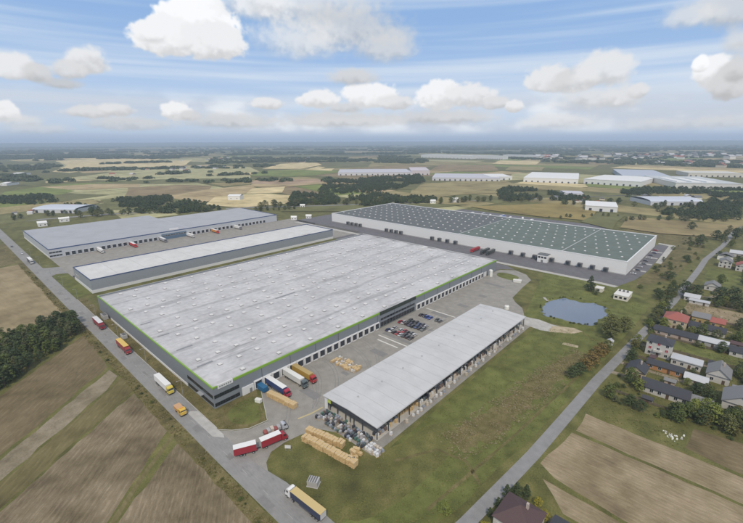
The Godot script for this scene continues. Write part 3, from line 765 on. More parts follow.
# ---------------------------------------------------------------- the large grey warehouse
func grey_warehouse() -> void:
	var X := 261.6
	var Z := -161.7
	var t := thing("warehouse", "huge grey warehouse with bright green roof edge and pale stained roof", "warehouse")
	var wall := surface("grey_cladding", [L(.175, .197, .225), L(.195, .218, .248), L(.205, .228, .258), L(.225, .247, .275)], 12, 40, .02, .12, .4, 10, .05, .55)
	var white := M("white_panel", L(.66, .67, .68), .6)
	var green := M("green_trim", L(.20, .37, .04), .5)
	walls4(t, 0, Z, X, 0, 0, 10.1, wall)
	# folded roof: seven bays with gutters between them
	var q := MB.new()
	for k in 7:
		var za := -k * 23.1
		var zb := za - 11.55
		var zc := za - 23.1
		for s in [[za, zb, 9.15, 9.75], [zb, zc, 9.75, 9.15]]:
			q.quad_uv([Vector3(.4, s[2], s[0]), Vector3(.4, s[3], s[1]), Vector3(X - .4, s[3], s[1]), Vector3(X - .4, s[2], s[0])],
				[Vector2(0, -s[0] / 161.7), Vector2(0, -s[1] / 161.7), Vector2(1, -s[1] / 161.7), Vector2(1, -s[0] / 161.7)])
	var rm := StandardMaterial3D.new()
	rm.albedo_texture = roof_stains()
	rm.roughness = .6
	var roof := part("roof", q.mesh(), rm, t)
	# gutter grates and hatches in the valleys
	var sk := skylight_mesh(1.9, .85)
	var skm := tinted("skylight_white", L(.62, .62, .62), .45)
	for k in 7:
		for row in 2:
			var z := -k * 23.1 - (5.4 if row == 0 else 17.0)
			var dense := (row == 1) if k % 2 == 0 else (row == 0)
			var step := 10.0 if dense else 20.0
			var x := (12.5 if k % 2 == 0 else 7.5) if dense else (17.5 if k % 2 == 0 else 22.0)
			while x < X - 5:
				part("skylight", sk, skm, roof, Vector3(x, 9.38, z))
				x += step
	for p in [[8, -23.1, 7.5, 1.1], [8.5, -46.2, 8, 1.1], [7, -69.3, 6, 1.1], [6.5, -92.4, 6, 1.1], [88, -69.3, 17, 1.3]]:
		part("gutter_cover", bm(Vector3(p[0] - p[2] / 2, 9.1, p[1] - p[3] / 2), Vector3(p[0] + p[2] / 2, 9.33, p[1] + p[3] / 2)), M("gutter_grey", L(.24, .25, .27), .7), roof)
	part("roof_unit", bm(Vector3(250, 9.1, -74), Vector3(257, 11.4, -70)), M("unit_white", L(.6, .6, .6), .5), roof)
	# the green edge; over the entrance it gives way to dark louvres
	var G := func(a: Vector3, b: Vector3): part("roof_edge", bm(a, b), green, t)
	G.call(Vector3(9.6, 9.3, -.45), Vector3(107, 10.35, .12))
	G.call(Vector3(144, 9.3, -.45), Vector3(X + .12, 10.35, .12))
	G.call(Vector3(-.12, 9.75, -.45), Vector3(2.1, 10.35, .12))
	G.call(Vector3(-.12, 9.75, Z), Vector3(.45, 10.35, -.45))
	part("parapet", bm(Vector3(X - .45, 9.75, Z), Vector3(X + .12, 10.3, -.45)), mats.shed_roof, t)
	part("parapet", bm(Vector3(-.12, 9.75, Z - .12), Vector3(X + .12, 10.3, Z)), mats.shed_roof, t)
	for k in 12:
		part("louvre", bm(Vector3(107.2 + k * 3.05, 8.3, -.3), Vector3(110.0 + k * 3.05, 10.5, .2)), M("louvre_dark", L(.035, .045, .035), .6), t)
	part("cornice", bm(Vector3(107, 10.1, -.45), Vector3(144, 10.3, -.32)), green, t)
	# name board
	var sign := part("sign_board", bm(Vector3(2.3, 8.7, -.3), Vector3(9.4, 10.6, .18)), white, t)
	for k in 6: part("lettering", bm(Vector3(3.0 + k * .98, 9.25, .18), Vector3(3.62 + k * .98, 9.95, .21)), M("grey_letter", L(.22, .24, .26), .6), sign)
	# plinth
	part("plinth", bm(Vector3(-.22, 0, -137), Vector3(0, 1.25, -26)), white, t)
	# offices at the corner: two ribbons of glass on each side
	for y in [1.5, 5.4]:
		for k in 5: window(t, Vector3(1.5 + k * 2.35, y + .1, .003), 0, 2.1, 1.5, M("frame_dark", L(.03, .032, .036), .5))
		for k in 10: window(t, Vector3(-.003, y + .1, -1.6 - k * 2.45), -PI / 2, 2.2, 1.5, mats.frame_dark)
	part("canopy", bm(Vector3(-1.6, 3.0, -13), Vector3(0, 3.25, -9)), M("steel", L(.3, .31, .32), .5), t)
	var ent := part("entrance", bm(Vector3(13.2, 0, .003), Vector3(19.0, 3.9, .5)), white, t)
	part("door", bm(Vector3(16.8, 0, .5), Vector3(18.0, 2.2, .56)), M("door_grey", L(.2, .21, .23), .5), ent)
	# loading docks
	for seg in [[19.3, 106.0], [144.2, 238.0]]:
		part("dock_wall", bm(Vector3(seg[0], .0, .003), Vector3(seg[1], 4.6, .4)), white, t)
	for k in 18: dock(t, Vector3(21.5 + k * 4.86, .62, .4))
	for k in 19: dock(t, Vector3(146.4 + k * 4.95, .62, .4))
	for k in 14: part("downpipe", bm(Vector3(-.07, 4.6, .003), Vector3(.07, 9.3, .16)), M("pipe_dark", L(.10, .11, .125), .5), t, Vector3(23.9 + k * 16.2, 0, 0))
	# dark glazed front over the car park
	for k in 12: window(t, Vector3(109.2 + k * 2.9, 2.0, .003), 0, 2.4, 2.6, mats.frame_dark)
	for k in 12: window(t, Vector3(109.2 + k * 2.9, 5.4, .003), 0, 2.4, 1.1, mats.frame_dark)
	part("door", bm(Vector3(240, 0, .003), Vector3(244, 4.2, .12)), white, t)

# ---------------------------------------------------------------- two warehouses with blue trim
func blue_warehouses() -> void:
	var blue := M("blue_trim", L(.045, .08, .19), .5)
	var wall := surface("silver_cladding", [L(.40, .425, .47), L(.45, .475, .52), L(.47, .495, .54), L(.51, .53, .57)], 12, 41, .02, .12, .4, 10, .04, .5)
	var dim := surface("slate_cladding", [L(.24, .265, .305), L(.27, .295, .335), L(.285, .31, .35), L(.31, .335, .37)], 12, 42, .02, .12, .4, 10, .04, .55)
	var white := M("white_panel", L(.66, .67, .68), .6)
	var t := thing("warehouse", "long warehouse with pale white roof and blue trim next to the huge grey one", "warehouse")
	walls4(t, 6, -251.2, 252.3, -201.9, 0, 10.4, dim)
	part("roof", bm(Vector3(6.35, 9.9, -250.85), Vector3(251.95, 10.35, -202.25)), mats.pale_roof, t)
	for k in 11: part("roof_seam", bm(Vector3(26 + k * 20.5, 10.35, -250.6), Vector3(26.25 + k * 20.5, 10.42, -202.5)), M("seam", L(.46, .46, .46), .7), t)
	rim4(t, "roof_edge", 6, -251.2, 252.3, -201.9, 10.3, 11.0, .1, .35, blue)
	part("plinth", bm(Vector3(5.78, 0, -251.2), Vector3(6, 2.4, -201.9)), white, t)
	part("plinth", bm(Vector3(5.78, 0, -201.9), Vector3(252.5, 2.4, -201.68)), white, t)
	for k in 14: dock(t, Vector3(30 + k * 15.0, .62, -251.2), PI)
	for p in [[210, -204], [216, -204], [113, -203]]:
		part("roof_unit", bm(Vector3(p[0], 10.3, p[1] - 3), Vector3(p[0] + 4, 11.6, p[1])), M("unit_white", L(.6, .6, .6), .5), t)
	for k in 6: window(t, Vector3(5.997, 5.2, -247 + k * 2.2), -PI / 2, 1.6, 1.6, M("frame_white", L(.7, .7, .7), .5))
	var u := thing("warehouse", "wide silver warehouse with blue trim and grey roof farthest along the access road", "warehouse")
	# an L: the far half is shallower
	walls4(u, 6.2, -483.5, 148, -346.4, 0, 8.9, wall)
	walls4(u, 148.003, -446, 274, -346.4, 0, 8.9, wall)
	part("roof", bm(Vector3(6.55, 8.4, -483.1), Vector3(147.65, 8.85, -346.75)), mats.blue_roof, u)
	part("roof", bm(Vector3(148.35, 8.4, -445.65), Vector3(273.65, 8.85, -346.75)), mats.blue_roof, u)
	part("roof_edge", bm(Vector3(6.1, 8.5, -346.75), Vector3(274.1, 9.45, -346.3)), blue, u)
	part("roof_edge", bm(Vector3(6.1, 8.5, -483.5), Vector3(6.55, 9.45, -346.75)), blue, u)
	part("roof_edge", bm(Vector3(273.65, 8.5, -446), Vector3(274.1, 9.45, -346.75)), blue, u)
	part("plinth", bm(Vector3(6.0, 0, -483), Vector3(6.197, 1.4, -346.4)), white, u)
	for k in 18: dock(u, Vector3(21 + k * 5.3, .62, -346.4))
	for k in 20: dock(u, Vector3(146 + k * 5.6, .62, -346.4))
	part("office_front", bm(Vector3(113, 0, -346.4), Vector3(142, 6.6, -345.6)), M("office_blue", L(.1, .16, .24), .4), u)
	for k in 9: window(u, Vector3(115.2 + k * 3.1, 4.6, -345.597), 0, 2.5, 1.4, mats.frame_white)
	part("office_roof", bm(Vector3(124, 9.45, -350), Vector3(134, 11.2, -346.8)), white, u)
	for k in 4:
		for y in [2.2, 5.6]: window(u, Vector3(7.6 + k * 2.6, y, -346.397), 0, 2.2, 1.2, mats.frame_dark)

# ---------------------------------------------------------------- white warehouse with dark roof
func white_warehouse() -> void:
	var white := surface("white_cladding", [L(.68, .69, .70), L(.74, .75, .755), L(.76, .765, .77), L(.79, .795, .80)], 14, 43, .02, .12, .4, 8, .03, .5)
	var t := thing("warehouse", "long white warehouse with dark roof dotted with pale skylights", "warehouse")
	var x0 := 323.9
	var x1 := 459.0
	var z0 := -282.8
	var z1 := 87.4
	walls4(t, x0, z0, x1, z1, 0, 12.0, white, .5)
	rim4(t, "roof_edge", x0, z0, x1, z1, 11.6, 12.25, .12, .9, M("white_edge", L(.72, .735, .75), .5))
	var fields := [[z0, -78.4, mats.dark_roof], [-77.6, 32.6, mats.green_roof], [33.4, z1, mats.green_roof]]
	for f in fields:
		part("roof", bm(Vector3(x0 + .9, 10.6, maxf(f[0], z0 + .9)), Vector3(x1 - .9, 11.2, minf(f[1], z1 - .9))), f[2], t)
	for z in [-78.0, 33.0]:
		part("firewall", bm(Vector3(x0 + .9, 10.6, z - .4), Vector3(x1 - .9, 11.6, z + .4)), M("firewall_grey", L(.40, .42, .42), .6), t)
	var sk := skylight_mesh(1.65, .8)
	var skm := tinted("skylight_white", L(.62, .62, .62), .45)
	for i in 7:
		for k in 36:
			var z := 79.6 - k * 10.15 - (i % 2) * 5.1
			if z < z0 + 5 or absf(z + 78.0) < 2.2 or absf(z - 33.0) < 2.2: continue
			part("skylight", sk, skm, t, Vector3(341.0 + i * 18.0 - 3.0 * float(i == 6), 11.19, z))
	# dock houses that stand out from the wall
	var dark := M("dock_house", L(.13, .135, .145), .6)
	for z in [-248.2, -240.5, -232.8, -225, -178.5, -170.5, -162.8, -155.2, -109, -99, -88.5, -78, -13.8, -1.4, 10.2, 26.5, 41, 51.2, 61.6, 72.3]:
		var d := part("dock_house", bm(Vector3(-3.2, 0, -1.7), Vector3(-.003, 4.4, 1.9)), dark, t, Vector3(x0, 0, z))
		part("dock_door", bm(Vector3(-3.26, 1.0, -1.3), Vector3(-3.2, 3.9, 1.3)), M("door_dark", L(.035, .042, .055), .5), d)
	var e := part("entrance", bm(Vector3(-7.5, 0, -4.5), Vector3(-.003, 7.2, 4.5)), white, t, Vector3(x0, 0, 19.6))
	part("canopy", bm(Vector3(-7.9, 7.2, -4.8), Vector3(-.003, 7.5, 4.8)), M("slate", L(.13, .14, .15), .6), e)
	for k in 3: window(e, Vector3(-7.503, 4.8, -2.8 + k * 2.8), -PI / 2, 1.9, 1.5, mats.frame_dark)
	part("door", bm(Vector3(-7.56, 0, -1), Vector3(-7.5, 2.4, 1)), M("door_grey", L(.2, .21, .23), .5), e)
	part("plinth", bm(Vector3(x0 - .15, 0, z0), Vector3(x0, .9, z1)), M("plinth_grey", L(.4, .41, .42), .7), t)

# ---------------------------------------------------------------- open storage shed
func open_shed() -> void:
	var t := thing("storage_shed", "long open sided storage shed with plain pale grey roof", "shed")
	var x0 := 32.5
	var x1 := 168.7
	var z0 := 34.8
	var z1 := 64.3
	var q := MB.new()
	# shallow pitch falling towards the lane
	for s in [[z0 - .6, 6.45, (z0 + z1) / 2, 7.05], [(z0 + z1) / 2, 7.05, z1 + .6, 6.45]]:
		q.quad(Vector3(x0 - .8, s[1], s[0]), Vector3(x1 + .8, s[1], s[0]), Vector3(x1 + .8, s[3], s[2]), Vector3(x0 - .8, s[3], s[2]))
		q.quad(Vector3(x0 - .8, s[1] - .35, s[0]), Vector3(x0 - .8, s[3] - .35, s[2]), Vector3(x1 + .8, s[3] - .35, s[2]), Vector3(x1 + .8, s[1] - .35, s[0]))
	var mid := (z0 + z1) / 2
	for x in [x0 - .8, x1 + .8]:
		q.quad(Vector3(x, 6.1, z0 - .6), Vector3(x, 6.45, z0 - .6), Vector3(x, 7.05, mid), Vector3(x, 6.7, mid))
		q.quad(Vector3(x, 6.7, mid), Vector3(x, 7.05, mid), Vector3(x, 6.45, z1 + .6), Vector3(x, 6.1, z1 + .6))
	for z in [z0 - .6, z1 + .6]: q.quad(Vector3(x0 - .8, 6.1, z), Vector3(x0 - .8, 6.45, z), Vector3(x1 + .8, 6.45, z), Vector3(x1 + .8, 6.1, z))
	var roof := part("roof", q.mesh(), mats.shed_roof, t)
	for z in [z0 - .75, z1 + .75]: part("gutter", bm(Vector3(x0 - .8, 6.1, z - .14), Vector3(x1 + .8, 6.4, z + .14)), M("gutter_pale", L(.42, .43, .44), .5), roof)
	for k in 20:
		var b := MB.new()
		var sx := x0 + (k + .5) * (x1 - x0) / 20.0
		for e in [[z0 - .6, 6.45, mid, 7.05], [mid, 7.05, z1 + .6, 6.45]]:
			b.quad(Vector3(sx - .12, e[1] + .05, e[0]), Vector3(sx + .12, e[1] + .05, e[0]), Vector3(sx + .12, e[3] + .05, e[2]), Vector3(sx - .12, e[3] + .05, e[2]))
			for o in [-.12, .12]: b.quad(Vector3(sx + o, e[1] - .02, e[0]), Vector3(sx + o, e[1] + .05, e[0]), Vector3(sx + o, e[3] + .05, e[2]), Vector3(sx + o, e[3] - .02, e[2]))
		part("roof_seam", b.mesh(), M("seam_pale", L(.44, .445, .45), .6), roof)
	for k in 9: part("roof_vent", bm(Vector3(-.3, 6.85, -.3), Vector3(.3, 7.5, .3)), M("gutter_pale", L(.42, .43, .44), .5), roof, Vector3(x0 + 8 + k * 15.2, 0, mid - 3.0))
	part("slab", bm(Vector3(x0 - .4, .05, z0 - .4), Vector3(x1 + .4, .16, z1 + .4)), mats.concrete, t)
	var steel := M("steel_dark", L(.055, .06, .072), .5)
	for k in 21:
		var x := x0 + .2 + k * (x1 - x0 - .4) / 20.0
		for z in [z0 + .1, mid, z1 - .1]:
			part("column", shared("column_6.7" if z == mid else "column_6.12", func(): return bm(Vector3(-.16, 0, -.16), Vector3(.16, 6.7 if z == mid else 6.12, .16))), steel, t, Vector3(x, 0, z))
	for k in 5: part("column", shared("column_6.12", func(): return null), steel, t, Vector3(x0 + .2, 0, z0 + 2.5 + k * 4.8))
	# dark fascia over the open end and a slim one along the side
	part("fascia", bm(Vector3(x0 - .15, 4.5, z0), Vector3(x0 + .1, 6.1, z1)), steel, t)
	part("fascia", bm(Vector3(x0, 5.5, z1 - .1), Vector3(x1, 6.09, z1 + .12)), steel, t)
	var back := M("back_wall", L(.34, .35, .36), .7)
	part("back_wall", bm(Vector3(x0, .1, z0 - .15), Vector3(x1, 6.08, z0)), back, t)
	part("end_wall", bm(Vector3(x1 - .15, .1, z0), Vector3(x1, 6.08, z1 - 4)), back, t)
	part("corner_panel", bm(Vector3(x0 - .3, .1, z0 - .2), Vector3(x0 - .16, 6.0, z0 + 1.6)), M("white_panel", L(.66, .67, .68), .6), t)
	part("sign_board", bm(Vector3(x0 - .4, 4.0, z0 + 1.7), Vector3(x0 - .16, 5.6, z0 + 3.6)), M("lime_sign", L(.46, .56, .10), .5), t)

# ---------------------------------------------------------------- houses
func roof_mesh(x0: float, x1: float, z0: float, z1: float, h: float, kind: String, rise: float, over := .45) -> Mesh:
	var q := MB.new()
	var a := x0 - over
	var b := x1 + over
	var c := z0 - over
	var d := z1 + over
	var mx := (x0 + x1) / 2
	var mz := (z0 + z1) / 2
	var y := h - .12
	var t := h + rise
	var P := [Vector3(a, y, c), Vector3(b, y, c), Vector3(b, y, d), Vector3(a, y, d)]
	if kind == "hip":
		var i := minf(b - a, d - c) / 2 * .98
		var r0 := Vector3(mx, t, c + i) if d - c >= b - a else Vector3(a + i, t, mz)
		var r1 := Vector3(mx, t, d - i) if d - c >= b - a else Vector3(b - i, t, mz)
		if d - c >= b - a:
			q.tri(P[0], P[1], r0); q.tri(P[2], P[3], r1)
			q.quad(P[3], P[0], r0, r1); q.quad(P[1], P[2], r1, r0)
		else:
			q.tri(P[3], P[0], r0); q.tri(P[1], P[2], r1)
			q.quad(P[0], P[1], r1, r0); q.quad(P[2], P[3], r0, r1)
	elif kind == "gx":
		for s in [1, -1]:
			var e := c if s > 0 else d
			for o in [0.0, -.22]:
				q.quad(Vector3(a, y + o, e), Vector3(b, y + o, e), Vector3(b, t + o, mz), Vector3(a, t + o, mz))
			for x in [a, b]: q.quad(Vector3(x, y, e), Vector3(x, t, mz), Vector3(x, t - .22, mz), Vector3(x, y - .22, e))
			q.quad(Vector3(a, y, e), Vector3(b, y, e), Vector3(b, y - .22, e), Vector3(a, y - .22, e))
	elif kind == "gz":
		for s in [1, -1]:
			var e := a if s > 0 else b
			for o in [0.0, -.22]:
				q.quad(Vector3(e, y + o, c), Vector3(mx, t + o, c), Vector3(mx, t + o, d), Vector3(e, y + o, d))
			for z in [c, d]: q.quad(Vector3(e, y, z), Vector3(mx, t, z), Vector3(mx, t - .22, z), Vector3(e, y - .22, z))
			q.quad(Vector3(e, y, c), Vector3(e, y, d), Vector3(e, y - .22, d), Vector3(e, y - .22, c))
	else:
		q.box2(Vector3(a, h - .1, c), Vector3(b, h + rise, d))
	q.quad(P[0] - Vector3(0, .02, 0), P[1] - Vector3(0, .02, 0), P[2] - Vector3(0, .02, 0), P[3] - Vector3(0, .02, 0))
	return q.mesh()

func house(called: String, label: String, cat: String, x0: float, z0: float, x1: float, z1: float, h: float, kind: String, rise: float, wm: Material, rm: Material, cols := 0, rows := 0, chim := false, alt: Material = null) -> Node3D:
	var at := Vector3((x0 + x1) / 2, 0, (z0 + z1) / 2)
	var t := thing(called, label, cat, at, 0, "village houses and outbuildings")
	var hx := (x1 - x0) / 2
	var hz := (z1 - z0) / 2
	var q := MB.new()
	q.box2(Vector3(-hx, 0, -hz), Vector3(hx, h - .15, hz))
	if kind == "gx":
		for x in [-hx, hx]: q.tri(Vector3(x, h - .15, -hz), Vector3(x, h + rise - .3, 0), Vector3(x, h - .15, hz))
	elif kind == "gz":
		for z in [-hz, hz]: q.tri(Vector3(-hx, h - .15, z), Vector3(0, h + rise - .3, z), Vector3(hx, h - .15, z))
	part("wall", q.mesh(), wm, t)
	var r := part("roof", roof_mesh(-hx, hx, -hz, hz, h, kind, rise), rm, t)
	if chim: part("chimney", bm(Vector3(-.4, h + rise * .5, -.35), Vector3(.4, h + rise + .9, .35)), M("chimney_brick", L(.42, .36, .32), .9), r, Vector3(hx * .2, 0, hz * .3))
	for k in rows:
		for i in cols:
			var z := -hz + (i + .5) * (2 * hz) / cols
			var y := 1.7 + k * 2.7
			if i == cols / 2 and k == 0:
				part("door", bm(Vector3(-hx - .06, 0, z - .55), Vector3(-hx, 2.2, z + .55)), M("door_brown", L(.1, .065, .045), .6), t)
			else:
				window(t, Vector3(-hx - .003, y, z), -PI / 2, 1.25, 1.45, mats.frame_white, alt if alt and (i + k) % 2 == 1 else null)
	if cols > 0:
		for k in rows: window(t, Vector3(0, 1.7 + k * 2.7, hz + .003), 0, 1.2, 1.4, mats.frame_white)
	return t

func houses() -> void:
	var cream := M("cream_render", L(.52, .44, .31), .85)
	var white := M("white_render", L(.50, .49, .47), .85)
	var pink := M("pink_render", L(.42, .34, .29), .85)
	var yellow := M("yellow_render", L(.42, .31, .13), .85)
	var orange := M("orange_render", L(.40, .20, .085), .85)
	var greyr := M("grey_render", L(.36, .36, .35), .85)
	var red_pane := M("red_pane", L(.38, .05, .06), .5)
	house("villa", "two storey cream villa with red tiled hipped roof beside the lane", "house", 226, 127.5, 238, 139, 5.9, "hip", 3.4, cream, mats.tiles_red, 3, 2, true)
	house("house", "yellow house with blue grey roof behind the red roofed villa", "house", 246, 140, 254, 148.5, 4.2, "gz", 2.0, yellow, mats.tiles_grey, 3, 1)
	house("house", "small yellow annex with red roof behind the red roofed villa", "house", 245, 149, 253, 156, 3.4, "gz", 1.8, yellow, mats.tiles_red, 2, 1, true)
	house("outbuilding", "long dark roofed outbuilding with white pillars next to the red roofed villa", "outbuilding", 230.5, 140, 238.5, 157, 3.0, "gz", 1.8, white, mats.tiles_dark, 5, 1)
	house("outbuilding", "low dark roofed building with pinkish wall in front of the red roofed villa", "outbuilding", 210.5, 125.5, 218, 145.5, 3.1, "gz", 1.7, pink, mats.tiles_dark, 4, 1)
	house("outbuilding", "pale grey sheet roofed shed beside the pinkish walled building", "shed", 211.5, 146.4, 219, 159, 3.0, "gz", 1.2, greyr, mats.sheet_pale, 3, 1)
	house("outbuilding", "dark roofed shed with white wall at the right end of the shed row", "shed", 207, 160, 214.5, 176, 3.0, "gz", 1.7, white, mats.tiles_dark, 4, 1)
	var h7 := house("house", "tall white three storey house with dark roof and red shutters by the lane", "house", 179.5, 126.4, 189, 137.4, 8.0, "hip", 2.0, white, mats.tiles_dark, 3, 3, true, red_pane)
	part("balcony", bm(Vector3(-6.0, 2.9, -2), Vector3(-4.75, 3.9, 2)), white, h7)
	house("house", "low white house with pale blue flat roof in the second row", "house", 175.5, 138.4, 182, 150.5, 3.4, "flat", .35, white, mats.sheet_pale, 4, 1)
	house("outbuilding", "dark roofed outbuilding with orange walls between the gardens", "outbuilding", 163, 130, 169, 144.5, 3.0, "gz", 1.5, orange, mats.tiles_dark, 4, 1)
	house("house", "small cream gabled house with navy roof at the lane", "house", 148.8, 123.6, 158, 131.4, 3.4, "gx", 2.6, cream, mats.tiles_dark, 2, 1, true)
	house("barn", "long navy roofed barn with pale wall above the stubble fields", "barn", 138.2, 131.6, 146.4, 149.4, 3.0, "gz", 2.4, white, mats.tiles_dark, 6, 1)
	house("barn", "grey roofed extension at the end of the navy roofed barn", "barn", 139, 149.8, 145.6, 157, 2.7, "gz", 1.7, greyr, mats.tiles_grey, 2, 1)
	house("outbuilding", "white walled building with grey sheet roof amid the gardens", "outbuilding", 159.5, 145.6, 166, 154, 2.9, "gz", 1.3, white, mats.sheet_pale, 3, 1)
	house("house", "house with steep grey roof and white gable amid the gardens", "house", 169, 153, 180, 161.6, 3.9, "gx", 3.6, white, mats.tiles_grey, 2, 1, true)
	house("house", "house with large grey gable roof at the right picture edge", "house", 146.8, 160, 158.5, 171.5, 3.9, "gx", 3.8, white, mats.tiles_grey, 2, 1, true)
	house("house", "white house with twin pale gables far along the lane", "house", 408, 143.6, 419, 152.6, 5.6, "gx", 2.6, white, mats.tiles_grey, 3, 2)
	house("house", "pale house with pinkish red roof far along the lane", "house", 403, 155.5, 414, 166, 5.2, "gx", 2.8, white, mats.tiles_red, 3, 2, true)
	house("house", "grey roofed house with white wall highest in the village", "house", 462, 149, 472, 161, 3.6, "gz", 2.2, white, mats.sheet_pale, 3, 1)
	house("outbuilding", "white shed with pale sheet roof beside the dark round tree", "shed", 289, 131.5, 298, 140, 3.0, "gz", 1.3, white, mats.sheet_pale, 3, 1)
	house("outbuilding", "low white lean-to in front of the pale sheet roofed shed", "shed", 283.5, 135, 288, 146, 2.4, "flat", .25, white, mats.sheet_pale, 2, 1)
	house("house", "grey roofed house half hidden behind the dark round trees", "house", 325, 140, 334, 149, 3.8, "gx", 2.6, white, mats.tiles_grey, 2, 1)
	house("house", "maroon hip roofed house at the bottom edge beside the lane", "house", 28.5, 114, 39.5, 125, 4.2, "hip", 3.4, white, mats.tiles_maroon, 3, 1, true)
	house("garage", "dark flat roofed garage next to the maroon roofed house", "garage", 36, 127.5, 41.5, 137, 3.0, "flat", .3, greyr, mats.tiles_dark, 2, 1)
	var fence_m := M("fence_wood", L(.16, .13, .10), .9)
	var fr := RandomNumberGenerator.new()
	fr.seed = 88
	var fi := 0
	for f in [[129, 122, 129, 146], [159, 121, 159, 129], [172, 124, 172, 152], [191.8, 123, 191.8, 176], [208.5, 124, 208.5, 160], [223, 128, 223, 172], [256, 132, 256, 172], [286.5, 136, 286.5, 172]]:
		var ft := thing("garden_fence", "weathered wooden garden fence, %s counted up the lane" % ["first", "second", "third", "fourth", "fifth", "sixth", "seventh", "eighth"][fi], "fence", Vector3(f[0], 0, f[1]), 0, "garden fences")
		fi += 1
		var n := int((f[3] - f[1]) / 2.4)
		for k in n:
			part("fence_panel", shared("fence_panel", func():
				var b := MB.new()
				for i in 8: b.box2(Vector3(-.02, .12, .08 + i * .29), Vector3(.02, 1.35 + .05 * (i % 2), .3 + i * .29))
				for y in [.4, 1.05]: b.box2(Vector3(.02, y, 0), Vector3(.06, y + .09, 2.4))
				return b.mesh()), fence_m, ft, Vector3(0, 0, k * 2.4))
			part("post", shared("fence_post", func(): return bm(Vector3(-.06, 0, -.06), Vector3(.06, 1.5, .06))), fence_m, ft, Vector3(0, 0, k * 2.4))
	var gi := 0
	for g in [[153, 141, 3, 4], [174, 131, 3.5, 3], [187, 155, 4, 5], [200, 168, 3, 4], [222, 163, 4, 6], [243, 166, 4, 5], [166, 165, 4, 5], [315, 132, 4, 5], [130, 136, 3, 3.5]]:
		house("garden_shed", "small garden shed, %s counted up the lane" % ["second", "third", "fifth", "sixth", "seventh", "eighth", "fourth", "ninth", "first"][gi], "shed", g[0] - g[2] / 2, g[1] - g[3] / 2, g[0] + g[2] / 2, g[1] + g[3] / 2, 2.3, "gz", .9, [pink, greyr, fence_m][gi % 3], [mats.tiles_grey, mats.tiles_maroon, mats.tiles_dark][gi % 3], 1, 1)
		gi += 1
	# site cabins by the pond
	var c := thing("site_cabin", "white site cabin with open top storey beside the pond", "cabin", Vector3(264, 0, 98), 0)
	part("wall", bm(Vector3(-7, 0, -4.5), Vector3(7, 3.6, 4.5)), M("cabin_cream", L(.66, .63, .56), .7), c)
	part("roof", bm(Vector3(-7.2, 3.6, -4.7), Vector3(7.2, 3.8, 4.7)), M("cabin_roof", L(.66, .65, .62), .6), c)
	for k in 3: part("roof_unit", bm(Vector3(2.2, 3.8, -3.4 + k * 2.5), Vector3(3.6, 4.9, -2.2 + k * 2.5)), M("unit_dark", L(.12, .12, .12), .6), c)
	for k in 3: window(c, Vector3(-7.003, 2.0, -2.9 + k * 2.9), -PI / 2, 1.5, 1.3, mats.frame_dark)
	c = thing("site_cabin", "small cream cabin under the dark conifers by the pond", "cabin", Vector3(268, 0, 81.5), 0)
	part("wall", bm(Vector3(-3, 0, -2.6), Vector3(3, 2.8, 2.6)), mats.cabin_cream, c)
	part("roof", bm(Vector3(-3.2, 2.8, -2.8), Vector3(3.2, 3.0, 2.8)), mats.cabin_roof, c)
	window(c, Vector3(-3.003, 1.6, 0), -PI / 2, 1.2, 1.1, mats.frame_dark)

